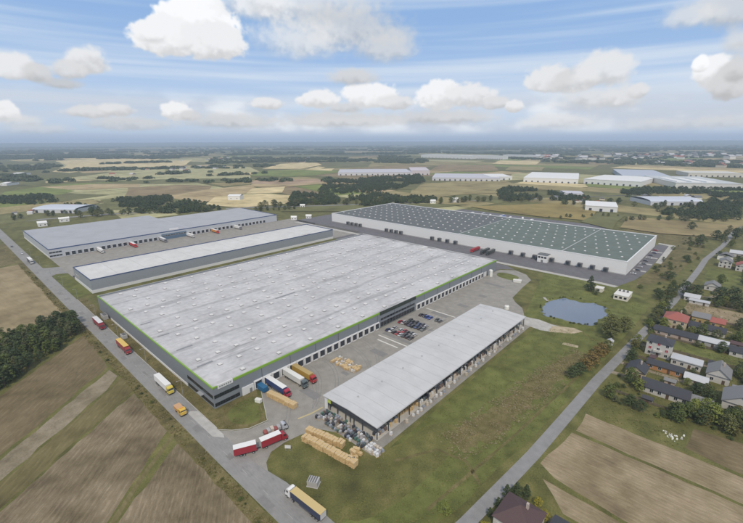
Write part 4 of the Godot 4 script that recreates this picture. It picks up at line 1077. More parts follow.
# ---------------------------------------------------------------- far halls and villages
func far_buildings() -> void:
	var cols := {"w": [L(.72, .73, .73), L(.70, .71, .72)], "l": [L(.50, .50, .55), L(.62, .62, .65)], "p": [L(.55, .49, .53), L(.60, .55, .58)], "b": [L(.42, .46, .54), L(.30, .36, .46)],
		"g": [L(.50, .53, .54), L(.64, .64, .62)], "c": [L(.60, .59, .54), L(.62, .60, .55)], "s": [L(.50, .54, .62), L(.56, .58, .62)]}
	for k in FAR_HALLS.size():
		var b: Array = FAR_HALLS[k]
		var big: bool = b[4] > 40
		var t := thing("far_hall" if big else "far_shed", b[0], "warehouse" if big else "shed", Vector3(b[1], 0, b[2]), b[3], "buildings beyond the logistics park")
		var w: float = b[4] / 2
		var d: float = b[5] / 2
		var h: float = b[6]
		part("wall", bm(Vector3(-w, 0, -d), Vector3(w, h, d)), M("far_wall_" + b[7], cols[b[7]][1], .7), t)
		var rm := M("far_roof_" + b[7], cols[b[7]][0], .6)
		if b[7] == "s":
			var q := MB.new()
			for i in 6:
				var a0 := PI * i / 6.0
				var a1 := PI * (i + 1) / 6.0
				q.quad(Vector3(-w - .5, h + sin(a0) * d * .12, -cos(a0) * (d + .4)), Vector3(-w - .5, h + sin(a1) * d * .12, -cos(a1) * (d + .4)), Vector3(w + .5, h + sin(a1) * d * .12, -cos(a1) * (d + .4)), Vector3(w + .5, h + sin(a0) * d * .12, -cos(a0) * (d + .4)))
			part("roof", q.mesh(), rm, t)
		else:
			part("roof", roof_mesh(-w, w, -d, d, h, "gx" if not big else "flat", 2.0 if not big else .8), rm, t)
		if big:
			var n := clampi(int(w / 7.0), 3, 14)
			for i in n:
				part("dock_door", shared("far_door", func(): return bm(Vector3(-2, 0, 0), Vector3(2, 4.5, .3))), M("door_dark", L(.035, .042, .055), .5), t, Vector3(-w + (i + .5) * 2 * w / n, 0, d + .003))
		else:
			for i in 2: window(t, Vector3(-w * .5 + i * w, h * .45, d + .003), 0, 1.4, 1.4, M("frame_white", L(.7, .7, .7), .5))
		if b[7] == "g":
			for i in 3: part("roof_section", bm(Vector3(-w * .86 + i * w * .46, h + .8, -d * .3), Vector3(-w * .58 + i * w * .46, h + 2.6, d * .8)), M("far_roof_w", L(.72, .73, .73), .6), t)
	# scattered houses of distant villages and the town on the horizon
	var r := RandomNumberGenerator.new()
	r.seed = 311
	var wallm := [M("far_house_white", L(.68, .68, .66), .8), M("far_house_cream", L(.58, .52, .42), .8)]
	var roofm := [M("far_tile_red", L(.30, .11, .07), .8), M("far_tile_grey", L(.16, .16, .17), .8), M("far_tile_pale", L(.5, .5, .52), .7)]
	var wm := shared("far_house_wall", func(): return bm(Vector3(-6, 0, -5), Vector3(6, 5.5, 5)))
	var rm2 := shared("far_house_roof", func(): return roof_mesh(-6, 6, -5, 5, 5.5, "gz", 3.0))
	for v in VILLAGES:
		for k in v[5]:
			var p := Vector2(v[0], v[1]) + Vector2(r.randf_range(-1, 1) * v[2], r.randf_range(-1, 1) * v[3]).rotated(.74)
			var t := thing("far_house", v[6], "house", Vector3(p.x, 0, p.y), r.randf_range(0, PI), v[7])
			var s: float = v[4] * r.randf_range(.8, 1.5)
			t.scale = Vector3(s, s * .8, s)
			part("wall", wm, wallm[int(r.randf() < .3)], t)
			part("roof", rm2, roofm[r.randi() % 3], t)

# x, z, half extents across and along the line of sight, scale, number, label, group
const VILLAGES := [
	[3300, -460, 800, 330, 2.6, 60, "pale building of the distant town near the horizon", "buildings of the distant town"],
	[2550, 150, 420, 260, 1.9, 30, "house of the distant settlement on the right horizon", "houses of the right hand settlement"],
	[1500, -2350, 420, 260, 1.3, 14, "small house among the far fields on the left", "farmhouses among the left far fields"],
	[640, -1560, 150, 260, 1.1, 14, "small farmhouse in the pale strip fields", "farmhouses in the pale strip fields"],
	[60, -720, 40, 30, .8, 5, "small house near the greenhouse complex", "houses near the greenhouse complex"],
	[1000, 95, 130, 30, .9, 9, "small house among trees behind the silver hall", "houses behind the silver hall"],
	[790, -60, 60, 40, .8, 6, "small shed among trees near the grey hall", "sheds near the grey hall"],
	[470, 175, 60, 16, .9, 6, "small village house far along the lane", "far village houses along the lane"]]

# ---------------------------------------------------------------- vehicles
func wheel_mesh(r: float, w: float) -> Mesh:
	return shared("wheel%s_%s" % [r, w], func():
		var q := MB.new()
		q.col = Color(.03, .03, .03)
		q.tube(Vector3(-w / 2, 0, 0), Vector3(w / 2, 0, 0), r, r, 12)
		q.col = Color(.35, .35, .36)
		q.tube(Vector3(-w / 2 - .012, 0, 0), Vector3(w / 2 + .012, 0, 0), r * .55, r * .55, 8)
		return q.mesh())

func wheels(t: Node3D, zs: Array, half: float, r: float, w: float) -> void:
	var m := tinted("wheel_rubber", Color.WHITE, .8)
	for z in zs:
		for s in [-1, 1]: part("wheel", wheel_mesh(r, w), m, t, Vector3(s * half, r, z))

func cab_parts(t: Node3D, z: float, m: Material, h := 3.6) -> void:
	# a flat fronted lorry cab whose back stands at z
	var q := MB.new()
	var prof := [Vector2(z, .75), Vector2(z, h - .1), Vector2(z + .9, h), Vector2(z + 1.55, h - .35), Vector2(z + 2.05, 2.1), Vector2(z + 2.2, 1.9), Vector2(z + 2.25, .6), Vector2(z + 1.3, .6)]
	q.extrude(prof, -1.22, 1.22)
	var c := part("cab", q.mesh(), m, t)
	q = MB.new()
	q.quad(Vector3(-1.1, h - .42, z + 1.56), Vector3(1.1, h - .42, z + 1.56), Vector3(1.12, 2.15, z + 2.07), Vector3(-1.12, 2.15, z + 2.07))
	q.quad(Vector3(-1.1, h - .42, z + 1.5), Vector3(1.1, h - .42, z + 1.5), Vector3(1.12, 2.15, z + 2.0), Vector3(-1.12, 2.15, z + 2.0))
	part("windscreen", q.mesh(), glass(), c)
	for s in [-1, 1]:
		part("side_window", bm(Vector3(-.01, 2.1, z + .75), Vector3(.01, 2.95, z + 1.6)), glass(), c, Vector3(s * 1.225, 0, 0))
		part("mirror", bm(Vector3(-.1, 2.1, z + 1.9), Vector3(.1, 2.7, z + 2.05)), M("black_plastic", L(.02, .02, .02), .6), c, Vector3(s * 1.42, 0, 0))
		part("headlight", bm(Vector3(-.22, .8, 0), Vector3(.22, 1.0, .03)), M("lamp_glass", L(.6, .6, .58), .2), c, Vector3(s * .85, 0, z + 2.235))
	part("bumper", bm(Vector3(-1.24, .35, z + 1.5), Vector3(1.24, .72, z + 2.33)), mats.black_plastic, c)

func box_body(t: Node3D, z0: float, z1: float, y0: float, y1: float, side: Material, top: Material, called := "trailer_box") -> void:
	var q := MB.new()
	q.box2(Vector3(-1.27, y0, z0), Vector3(1.27, y1, z1))
	for s in [-1, 1]:
		for k in int((z1 - z0) / 1.2): q.box2(Vector3(s * 1.27 - .015, y0 + .1, z0 + .25 + k * 1.2), Vector3(s * 1.27 + .015, y1 - .1, z0 + .31 + k * 1.2))
	var b := part(called, q.mesh(), side, t)
	part("roof_cover", bm(Vector3(-1.29, y1, z0 - .02), Vector3(1.29, y1 + .09, z1 + .02)), top, b)
	part("rear_door", bm(Vector3(-1.2, y0 + .08, z0 - .04), Vector3(1.2, y1 - .08, z0)), M("door_pale", L(.5, .5, .5), .6), b)

func semi(label: String, at: Vector3, turn: float, cab: Color, side: Color, top: Color, y1 := 4.0) -> Node3D:
	var t := thing("articulated_truck", label, "truck", at, turn, "trucks on the site")
	var key := "%02x%02x%02x" % [int(cab.r * 255), int(cab.g * 255), int(cab.b * 255)]
	box_body(t, -8.2, 5.4, 1.25, y1, M("paint_side_" + str(side), side, .45), M("paint_top_" + str(top), top, .6))
	part("chassis", bm(Vector3(-.55, .75, -7.9), Vector3(.55, 1.2, 7.4)), M("chassis_dark", L(.03, .03, .032), .7), t)
	part("side_skirt", bm(Vector3(-1.18, .5, -3.2), Vector3(1.18, 1.1, 1.6)), M("skirt_grey", L(.12, .12, .13), .7), t)
	cab_parts(t, 5.85, M("paint_cab_" + key, cab, .35), 3.7)
	wheels(t, [-6.6, -5.3, -4.0, 4.4, 7.2], 1.08, .5, .38)
	return t

func rigid(label: String, at: Vector3, turn: float, cab: Color, side: Color, top: Color, length := 7.4, y1 := 3.9) -> Node3D:
	var t := thing("box_truck", label, "truck", at, turn, "trucks on the site")
	box_body(t, -length / 2 - 1.0, length / 2 - 1.0, 1.15, y1, M("paint_side_" + str(side), side, .45), M("paint_top_" + str(top), top, .6), "cargo_box")
	part("chassis", bm(Vector3(-.55, .7, -length / 2 - .8), Vector3(.55, 1.1, length / 2 + .6)), M("chassis_dark", L(.03, .03, .032), .7), t)
	cab_parts(t, length / 2 - .75, M("paint_cab2_" + str(cab), cab, .35), 3.2)
	wheels(t, [-length / 2 + .8, length / 2 + .5], 1.06, .48, .38)
	return t

func car_body(kind: int) -> Mesh:
	return shared("car_body%d" % kind, func():
		var q := MB.new()
		var top: float = [1.42, 1.45, 1.68][kind]
		var low: Array = [[Vector2(-2.15, .35), Vector2(-2.18, .88), Vector2(-1.5, .95), Vector2(.75, .95), Vector2(2.0, .78), Vector2(2.15, .6), Vector2(2.12, .32)],
			[Vector2(-1.95, .35), Vector2(-2.0, .95), Vector2(.85, .97), Vector2(1.9, .8), Vector2(2.02, .6), Vector2(2.0, .32)],
			[Vector2(-2.2, .42), Vector2(-2.25, 1.05), Vector2(.9, 1.07), Vector2(2.1, .95), Vector2(2.25, .7), Vector2(2.2, .4)]][kind]
		q.extrude(low, -.88, .88)
		var rz: Array = [[-1.05, .35], [-1.7, .35], [-1.95, .35]][kind]
		q.taper(Vector3(-.66, top - .05, rz[0]), Vector3(.66, top + .02, rz[1]), .06, .08)
		return q.mesh())

func car_glass(kind: int) -> Mesh:
	return shared("car_glass%d" % kind, func():
		var q := MB.new()
		var top: float = [1.40, 1.43, 1.66][kind]
		var b0: float = [-1.75, -1.95, -2.2][kind]
		var t0: float = [-1.05, -1.7, -1.95][kind]
		var y: float = [.94, .94, 1.05][kind]
		var P := [Vector3(-.82, y, b0), Vector3(.82, y, b0), Vector3(.82, y, 1.05), Vector3(-.82, y, 1.05), Vector3(-.66, top, t0), Vector3(.66, top, t0), Vector3(.66, top, .38), Vector3(-.66, top, .38)]
		for f in [[4, 5, 6, 7], [7, 6, 2, 3], [5, 4, 0, 1], [6, 5, 1, 2], [4, 7, 3, 0]]: q.quad(P[f[0]], P[f[1]], P[f[2]], P[f[3]])
		return q.mesh())

func car(label: String, at: Vector3, turn: float, col: Color, kind: int, group := "cars in the staff car park") -> Node3D:
	var t := thing("car", label, "car", at, turn, group)
	var m := M("car_paint_" + str(col), col, .3)
	m.clearcoat_enabled = true
	part("body", car_body(kind), m, t)
	part("windows", car_glass(kind), glass(), t)
	for s in [-1, 1]:
		part("headlight", shared("car_lamp", func(): return bm(Vector3(-.2, -.08, 0), Vector3(.2, .08, .05))), M("lamp_glass", L(.6, .6, .58), .2), t, Vector3(s * .62, .68, 2.06 if kind != 1 else 1.96))
		part("tail_light", meshes.car_lamp, M("tail_red", L(.3, .01, .01), .3), t, Vector3(s * .66, .78, -2.2 if kind != 1 else -2.02))
	wheels(t, [-1.3, 1.3], .78, .32, .22)
	return t

func vehicles() -> void:
	var white := L(.72, .72, .72)
	var red := L(.30, .04, .045)
	semi("white trailer truck with dark red cab highest on the access road beside the grey warehouse", Vector3(-8.2, .05, -132), 0, L(.22, .02, .03), L(.30, .04, .05), L(.62, .62, .64))
	semi("truck with yellow tarpaulin and red sides on the access road", Vector3(-8.2, .05, -87), 0, red, L(.30, .05, .045), L(.66, .46, .12))
	semi("white trailer truck with yellow cab on the access road", Vector3(-8.1, .05, -32.5), 0, L(.62, .50, .08), white, white)
	var tow := rigid("small orange and yellow tipper truck on the access road near the corner", Vector3(-11.0, .05, -8.8), 0, L(.64, .42, .07), L(.56, .29, .06), L(.55, .33, .18), 4.6, 2.5)
	part("beacon_bar", bm(Vector3(-.8, 3.2, 2.1), Vector3(.8, 3.4, 2.4)), M("beacon", L(.7, .3, .02), .4), tow)
	# drawbar combination turning into the yard
	var t := rigid("red box truck with white roof turning into the yard ahead of its trailer", Vector3(4.8, .05, 36.2), 1.35, L(.32, .025, .04), L(.30, .025, .04), white, 7.8, 3.9)
	part("drawbar", bm(Vector3(-.15, .7, -7.6), Vector3(.15, .95, -4.9)), M("chassis_dark", L(.03, .03, .032), .7), t)
	t = thing("trailer", "red box trailer with white roof behind the red box truck", "trailer", Vector3(-5.2, .05, 33.1), 1.12, "trucks on the site")
	box_body(t, -4.0, 4.0, 1.15, 3.9, M("paint_side_" + str(L(.30, .025, .04)), L(.30, .025, .04), .45), M("paint_top_" + str(white), white, .6))
	part("chassis", bm(Vector3(-.55, .7, -3.8), Vector3(.55, 1.1, 3.8)), M("chassis_dark", L(.03, .03, .032), .7), t)
	wheels(t, [-1.6, -.4, 2.8], 1.06, .48, .38)
	semi("truck with white cab and yellow topped navy trailer at the bottom edge", Vector3(-4.9, .05, 67.5), PI + .06, L(.72, .72, .72), L(.035, .045, .09), L(.54, .42, .19), 3.6)
	# backed up to the docks
	semi("blue trailer with white roof and red cab backed up to a dock", Vector3(26.3, .05, 8.9), 0, L(.36, .03, .06), L(.045, .07, .18), white)
	semi("white trailer truck with dark cab at the dock between blue and gold ones", Vector3(36.1, .05, 8.9), 0, L(.10, .13, .14), L(.60, .60, .58), L(.68, .68, .66))
	semi("gold trailer truck with red cab backed up to a dock", Vector3(41.4, .05, 8.9), 0, L(.38, .035, .04), L(.42, .27, .06), L(.42, .31, .13))
	t = thing("container_trailer", "blue container body standing at the first dock", "container", Vector3(21.6, .05, 5.0), 0)
	box_body(t, -4.4, 1.0, .5, 2.6, M("paint_side_" + str(L(.02, .12, .26)), L(.02, .12, .26), .5), M("paint_top_" + str(L(.03, .14, .28)), L(.03, .14, .28), .5))
	wheels(t, [-3.2, -.2], 1.0, .42, .35)
	t = thing("flatbed_truck", "flatbed truck with mixed red and grey load by the yard gate", "truck", Vector3(8.6, .05, 31.2), 1.3, "trucks on the site")
	part("flatbed", bm(Vector3(-1.2, .95, -4.2), Vector3(1.2, 1.2, 3.0)), M("skirt_grey", L(.12, .12, .13), .7), t)
	for k in 5: part("load", bm(Vector3(-1.1, 1.2, -4.0 + k * 1.35), Vector3(1.1, 1.9 + (k % 3) * .35, -2.8 + k * 1.35)), M("load%d" % (k % 3), [L(.30, .08, .07), L(.36, .36, .37), L(.5, .44, .38)][k % 3], .7), t)
	cab_parts(t, 3.1, M("paint_cab_pale", L(.42, .45, .5), .35), 3.0)
	wheels(t, [-3.0, -1.9, 4.2], 1.06, .48, .38)
	# staff cars in three rows
	var paints := [L(.03, .05, .14), L(.62, .63, .65), L(.05, .04, .045), L(.34, .02, .03), L(.05, .055, .06), L(.55, .58, .62), L(.035, .035, .04), L(.42, .42, .44), L(.06, .05, .09), L(.03, .07, .33), L(.14, .15, .16)]
	var names := ["navy", "silver white", "black", "red", "charcoal", "pale silver", "dark", "grey", "dark purple", "bright blue", "dark grey"]
	var order := ["first", "second", "third", "fourth", "fifth", "sixth", "seventh", "eighth"]
	var rows := [[108.0, 6.0, [0, 1, 2, 3, 5, 6, 4, 2], "first"], [112.9, 7.3, [7, -1, 5, 3, 2, 10, 1], "second"], [122.2, 4.4, [3, 7, 2, 8, 4, 0, 6, 10], "third"], [127.0, 5.6, [-1, 4, 6, 2, 0, 8, 7], "fourth"], [139.6, 7.8, [6, 2, 9, 9, -1, 4, 10], "last"]]
	for r in rows:
		for i in r[2].size():
			var k: int = r[2][i]
			if k < 0: continue
			car("%s car, %s from the wall in the %s row of the car park" % [names[k], order[i], r[3]], Vector3(r[0] + rng.randf_range(-.25, .25), .046, r[1] + i * 2.45), PI / 2 if i % 2 == 0 else -PI / 2, paints[k], (i + k) % 3)
	car("dark car far down the access road", Vector3(-11.5, .05, -436), 0, paints[4], 1, "cars on the access road")
	car("white van like car far down the access road", Vector3(-9.4, .05, -390), 0, paints[1], 2, "cars on the access road")
	semi("white topped dark truck far down the access road by the blue trimmed warehouse", Vector3(-9.6, .05, -343), 0, L(.5, .5, .5), L(.06, .07, .1), white)
	# around the white warehouse
	semi("red cab truck parked at the white warehouse docks", Vector3(311.5, .04, -47.5), -PI / 2, L(.5, .02, .03), L(.36, .02, .03), L(.30, .03, .03), 3.5)
	semi("dark trailer truck parked at the white warehouse docks, next to the red one", Vector3(311.5, .04, -36.5), -PI / 2, L(.05, .06, .06), L(.05, .06, .06), L(.09, .1, .1))
	semi("second dark trailer truck at the white warehouse docks", Vector3(311.5, .04, -30.5), -PI / 2, L(.05, .06, .06), L(.06, .07, .07), L(.12, .12, .12))
	for k in 7:
		semi("%s trailer truck parked behind the white warehouse, %s from the left" % [["white", "grey", "white", "blue", "white", "blue", "pale"][k], order[k]], Vector3(505 + (k % 2) * 8, .04, -160 + k * 15.5), PI / 2 + .2 * (k % 3), L(.5, .5, .52), [white, L(.3, .32, .36), white, L(.03, .12, .42), white, L(.03, .14, .5), L(.55, .58, .62)][k], [white, L(.4, .42, .46), white, white, white, white, white][k])
	for k in 9:
		car("%s car at the end wall of the white warehouse, %s from the front" % [names[(k * 3 + 1) % 11], ["first", "second", "third", "fourth", "fifth", "sixth", "seventh", "eighth", "ninth"][k]], Vector3(333 + k * 13.0, .046, 91.5 + (k % 2)), 0, paints[(k * 3 + 1) % 11], k % 3, "cars in the bays of the white warehouse")
	# yard of the blue trimmed warehouses
	for k in 6:
		semi("%s trailer truck at the docks of the far blue trimmed warehouse, %s from the road" % [["white", "red", "grey", "white", "orange", "white"][k], order[k]], Vector3(47.5 + k * 31.8, .04, -337.5), 0, [L(.6, .6, .6), L(.5, .03, .03), L(.2, .2, .22)][k % 3], [white, L(.5, .03, .03), L(.35, .36, .4), white, L(.6, .25, .05), white][k], white)
	for k in 5:
		car("%s car by the entrance of the blue trimmed yard, %s from the road" % [names[(k * 2 + 2) % 11], order[k]], Vector3(7 + k * 3.1, .046, -258 - (k % 2) * 3), 0, paints[(k * 2 + 2) % 11], k % 3, "cars at the blue trimmed yard")

# ---------------------------------------------------------------- stacked goods
func pallet_mesh() -> Mesh:
	return shared("pallet", func():
		var q := MB.new()
		for k in 5: q.box2(Vector3(-.6 + k * .26, .11, -.5), Vector3(-.44 + k * .26, .14, .5))
		for k in 3: q.box2(Vector3(-.6, 0, -.5 + k * .45), Vector3(.6, .11, -.4 + k * .45))
		return q.mesh())

func goods_mesh(kind: int) -> Mesh:
	return shared("pallet_load%d" % kind, func():
		var q := MB.new()
		if kind == 0: q.bevel(Vector3(-.58, .14, -.48), Vector3(.58, 1.5, .48), .12)
		elif kind == 1:
			for k in 3:
				for i in 2: q.bevel(Vector3(-.58 + i * .59, .14 + k * .42, -.46), Vector3(-.02 + i * .59, .54 + k * .42, .46), .05)
		elif kind == 2:
			q.bevel(Vector3(-.56, .14, -.46), Vector3(.56, .95, .46), .08)
			q.bevel(Vector3(-.5, .95, -.4), Vector3(.2, 1.45, .4), .08)
		else:
			for k in 9: q.box2(Vector3(-.6 + .02 * (k % 3), .14 + k * .145, -.5), Vector3(.6 - .03 * (k % 2), .25 + k * .145, .5))
		return q.mesh())

func pallet(label: String, at: Vector3, turn: float, kind: int, m: Material, group: String) -> void:
	var t := thing("loaded_pallet", label, "pallet", at, turn, group)
	part("pallet", pallet_mesh(), mats.timber, t)
	part("load", goods_mesh(kind), m, t)

func bundle_mesh(k: int) -> Mesh:
	# a strapped bundle of boards
	return shared("board_bundle%d" % k, func():
		var r := RandomNumberGenerator.new()
		r.seed = 50 + k
		var q := MB.new()
		for y in 7:
			for x in 5:
				var o := r.randf_range(-.08, .08)
				q.box2(Vector3(-.6 + x * .24, .1 + y * .15, -1.3 + o), Vector3(-.375 + x * .24, .235 + y * .15, 1.3 + o))
		for z in [-.9, 0.0, .9]: q.box2(Vector3(-.62, 0, z - .05), Vector3(.6, .1, z + .05))
		return q.mesh())

func bundle(label: String, at: Vector3, turn: float, k: int, group: String) -> void:
	var t := thing("board_bundle", label, "timber", at, turn, group)
	part("boards", bundle_mesh(k), mats.timber, t)
	part("strap", shared("strap", func():
		var q := MB.new()
		for z in [-.7, .7]: q.box2(Vector3(-.615, .08, z - .03), Vector3(.615, 1.17, z + .03))
		return q.mesh()), M("strap_white", L(.55, .55, .52), .6), t)

func goods() -> void:
	var r := RandomNumberGenerator.new()
	r.seed = 404
	var lm := []
	for c in [L(.60, .61, .62), L(.045, .05, .065), L(.34, .33, .34), L(.10, .13, .14), L(.50, .45, .38), L(.16, .12, .11), L(.07, .15, .12), L(.28, .31, .37)]: lm.append(M("load_" + str(c), c, .6))
	var wrap := ["white", "black", "grey", "dark slate", "beige", "brown", "green", "blue grey"]
	# heaped outside the open end of the shed
	for i in 5:
		for k in 19:
			if r.randf() < .08 + .10 * float(i == 0): continue
			var c := [0, 1, 2, 3, 1, 7, 3, 5, 2, 4, 6, 2, 7, 1, 3][r.randi() % 15] as int
			var p := Vector3(25.6 + i * 1.4 + r.randf_range(-.2, .2), .05, 37.2 + k * 1.42 + r.randf_range(-.2, .2))
			pallet("%s wrapped pallet heaped before the open end of the shed" % wrap[c], p, r.randf_range(-.4, .4), r.randi() % 3, lm[c], "pallets before the shed end")
	for i in 3:
		for k in 6:
			var c := [0, 0, 2, 4, 7][r.randi() % 5] as int
			pallet("%s wrapped pallet in the heap at the lane side corner of the shed" % wrap[c], Vector3(26.2 + i * 1.5 + r.randf_range(-.2, .2), .05, 64.6 + k * 1.05 + r.randf_range(-.15, .15)), r.randf_range(-.5, .5), r.randi() % 3, lm[c], "pallets at the lane side corner of the shed")
	# stored inside and along the lane side of the shed
	for k in 82:
		for i in 2:
			if r.randf() < .16: continue
			var x := 34.0 + k * 1.63
			var c := [0, 1, 2, 4, 7, 0, 3, 5][r.randi() % 8] as int
			var timbery := (x > 42 and x < 62) and r.randf() < .75
			pallet(("wooden board stack on a pallet under the lane side of the shed roof" if timbery else "%s wrapped pallet under the lane side of the shed roof" % wrap[c]), Vector3(x + r.randf_range(-.15, .15), .16, 63.0 - i * 1.5 + r.randf_range(-.15, .15)), r.randf_range(-.12, .12), 3 if timbery else r.randi() % 3, mats.timber if timbery else lm[c], "pallets under the shed roof")
	for k in 52:
		if r.randf() < .35: continue
		var x := 36.0 + k * 2.5
		var c := [0, 0, 2, 4, 7, 0][r.randi() % 6] as int
		pallet("%s wrapped pallet on the kerb outside the lane side of the shed" % wrap[c], Vector3(x, .05, 66.0 + r.randf_range(-.4, .5)), r.randf_range(-.3, .3), r.randi() % 3, lm[c], "pallets outside the shed")
	# timber: two long stacks on the grass, one beside the blue trailer, one in mid yard
	for row in 2:
		for k in (13 if row == 0 else 19):
			for y in 2:
				bundle("pale board bundle in the two long stacks beside the yard entrance", Vector3((17.6 if row == 0 else 14.2) + k * (.30 if row == 0 else .19) + r.randf_range(-.25, .25), .05 + y * 1.18, (41.4 if row == 0 else 43.8) + k * 1.3 + r.randf_range(-.08, .08)), PI / 2 + .2 + r.randf_range(-.12, .12), r.randi() % 3, "board bundles beside the yard entrance")
	for k in 10:
		bundle("board bundle in the loose pile at the grass corner below the shed", Vector3(18.5 + (k % 3) * 2.1 + r.randf_range(-.3, .3), .05 + float(k > 6) * 1.18, 62.5 + (k / 3) * 1.8 - float(k > 6) * 3.0), r.randf_range(-.6, .6), k % 3, "board bundles in the loose pile")
	for k in 13:
		for y in 2:
			bundle("pale board bundle stacked beside the blue trailer at the docks", Vector3(21.4 + k * .17 + r.randf_range(-.2, .2), .05 + y * 1.18, 9.4 + k * 1.28), PI / 2 + .1 + r.randf_range(-.05, .05), r.randi() % 3, "board bundles by the blue trailer")
	for i in 3:
		for k in 12:
			if r.randf() < .12: continue
			if r.randf() < .6: bundle("board bundle in the heap in the middle of the yard", Vector3(60.8 + i * 2.3 + r.randf_range(-.4, .4), .05, 8.6 + k * 1.4), PI / 2 + r.randf_range(-.3, .3), r.randi() % 3, "board bundles in mid yard")
			else: pallet("%s wrapped pallet in the timber heap in the middle of the yard" % wrap[[0, 4][(i + k) % 2]], Vector3(60.8 + i * 2.3, .05, 8.6 + k * 1.4), r.randf_range(-.4, .4), r.randi() % 3, lm[[0, 4][(i + k) % 2]], "pallets in mid yard")

# ---------------------------------------------------------------- small things about the yard
func yard_details() -> void:
	var paint := M("road_paint", L(.62, .61, .57), .8)
	for a in [[99.6, 5.5, 28], [94.9, 9, 24], [152, 3, 26]]:
		sheet("lane_marking", rect(a[0] - .45, a[1], a[0] + .45, a[2]), .052, paint, 0, "broad white painted line across the loading yard")
	sheet("lane_marking", strip([[20, 31.6], [26, 33], [32, 33.4]], .35), .052, M("yellow_paint", L(.48, .40, .2), .8), 0, "faded yellow painted line before the shed")
	for r in [[110.4, 5, 25], [124.6, 4, 26], [141.0, 8, 26]]:
		for k in int((r[2] - r[1]) / 2.75) + 1:
			sheet("lane_marking", rect(r[0] - 4.6, r[1] + k * 2.75 - .06, r[0] + 4.6, r[1] + k * 2.75 + .06), .053, paint, 0, "thin white parking bay line")
	# dashes on the access road
	for k in 46:
		sheet("lane_marking", rect(-10.12, -520 + k * 13.0, -10.0, -517 + k * 13.0), .056, M("worn_paint", L(.38, .375, .36), .85), 0, "short white dash on the access road")
	# mended asphalt and tyre marks
	var pr := RandomNumberGenerator.new()
	pr.seed = 15
	var mend := surface("mended_asphalt", [L(.16, .158, .154), L(.20, .196, .19), L(.215, .21, .204), L(.24, .234, .225)], 14, 55, .02, .2, .5, 0, 0, .92)
	for k in 16:
		var z := -300.0 + k * 25 + pr.randf_range(-8, 8)
		var x := pr.randf_range(-13.6, -9.0)
		var w := pr.randf_range(1.0, 3.0)
		sheet("asphalt_patch", ragged(rect(x, z, x + w, z + pr.randf_range(2, 9)), 1.5, .12), .0525, mend, 0, "darker mended patch in the access road").set_meta("category", "patch")
	for k in 9:
		var x := 30.0 + k * 24 + pr.randf_range(-4, 4)
		sheet("asphalt_patch", ragged(rect(x, 8 + pr.randf_range(-3, 12), x + pr.randf_range(2, 6), 24 + pr.randf_range(-2, 5)), 2.0, .2), .0485, mend, 0, "darker mended patch in the loading yard").set_meta("category", "patch")
	for k in 7:
		var x := 24.0 + pr.randi_range(0, 15) * 4.86
		for o in [0.0, 1.9]:
			var arc := []
			for i in 9:
				var q2 := i / 8.0
				arc.append([x + o - 22.0 * q2 * q2 * (.6 + .1 * (k % 4)), 3.0 + 28.0 * q2])
			sheet("tyre_mark", strip(arc, .13), .0505 + .0004 * k, mend, 0, "dark curved tyre mark in the loading yard").set_meta("category", "tyre mark")
	# kerbs along the grass
	var kerb := M("kerb_stone", L(.45, .44, .42), .9)
	var q := MB.new()
	q.box2(Vector3(-5.5, 0, -196), Vector3(-5.3, .17, 12))
	tag(part("kerb", q.mesh(), kerb, self), "kerb along the access road beside the grey warehouse", "kerb", "", "structure")
	q = MB.new()
	var ln := [[-5.4, 13.6], [-2, 17.9], [3.2, 21.9], [10.9, 23.1], [21.8, 1.2]]
	for i in ln.size() - 1:
		var a := Vector3(ln[i][0], .0, ln[i][1])
		var b := Vector3(ln[i + 1][0], .0, ln[i + 1][1])
		var s := (b - a).normalized().cross(Vector3.UP) * .12
		var u := Vector3(0, .18, 0)
		q.quad(a - s + u, b - s + u, b + s + u, a + s + u); q.quad(a - s, a - s + u, b - s + u, b - s); q.quad(a + s, a + s + u, b + s + u, b + s)
	tag(part("kerb", q.mesh(), kerb, self), "kerb round the lawn at the corner of the grey warehouse", "kerb", "", "structure")
	# gate, signs, hedge, cabinet
	var t := thing("sign_post", "white notice board on two posts beside the yard entrance", "sign", Vector3(6.2, 0, 43.6), -.9)
	for s in [-1, 1]: part("post", bm(Vector3(-.06, 0, -.06), Vector3(.06, 2.6, .06)), M("steel", L(.3, .31, .32), .5), t, Vector3(s * .8, 0, 0))
	part("board", bm(Vector3(-1.1, 1.2, -.04), Vector3(1.1, 2.6, .04)), M("white_panel", L(.66, .67, .68), .6), t, Vector3(0, 0, .1))
	t = thing("switch_cabinet", "grey lattice cabinet on the lawn beside the lowest truck", "cabinet", Vector3(2.6, 0, 62.6), .5)
	part("housing", bm(Vector3(-1.4, .2, -1.8), Vector3(1.4, 2.2, 1.8)), M("cabinet_grey", L(.4, .4, .4), .6), t)
	part("base", bm(Vector3(-1.6, 0, -2.0), Vector3(1.6, .2, 2.0)), mats.concrete, t)
	for k in 4: part("louvre", bm(Vector3(-1.3, 2.2, -1.55 + k * .8), Vector3(1.3, 2.3, -1.15 + k * .8)), M("unit_dark", L(.12, .12, .12), .6), t)
	t = thing("water_tank", "white upright tank at the end of the loading docks", "tank", Vector3(245.5, 0, 3.2), 0)
	q = MB.new()
	q.lathe([[0, 0], [1.7, 0], [1.7, 5.2], [1.2, 5.8], [0, 6.0]], 18)
	part("shell", q.mesh(), M("tank_white", L(.7, .71, .68), .5), t)
	part("ladder", bm(Vector3(-1.95, .2, -.25), Vector3(-1.75, 5.6, .25)), M("steel", L(.3, .31, .32), .5), t)
	t = thing("silo", "small white round tank beside the far end of the shed", "tank", Vector3(187.6, 0, 44.6), 0)
	q = MB.new()
	q.lathe([[0, 0], [1.6, 0], [1.6, 2.1], [1.1, 2.7], [0, 2.9]], 16)
	part("shell", q.mesh(), mats.tank_white, t)
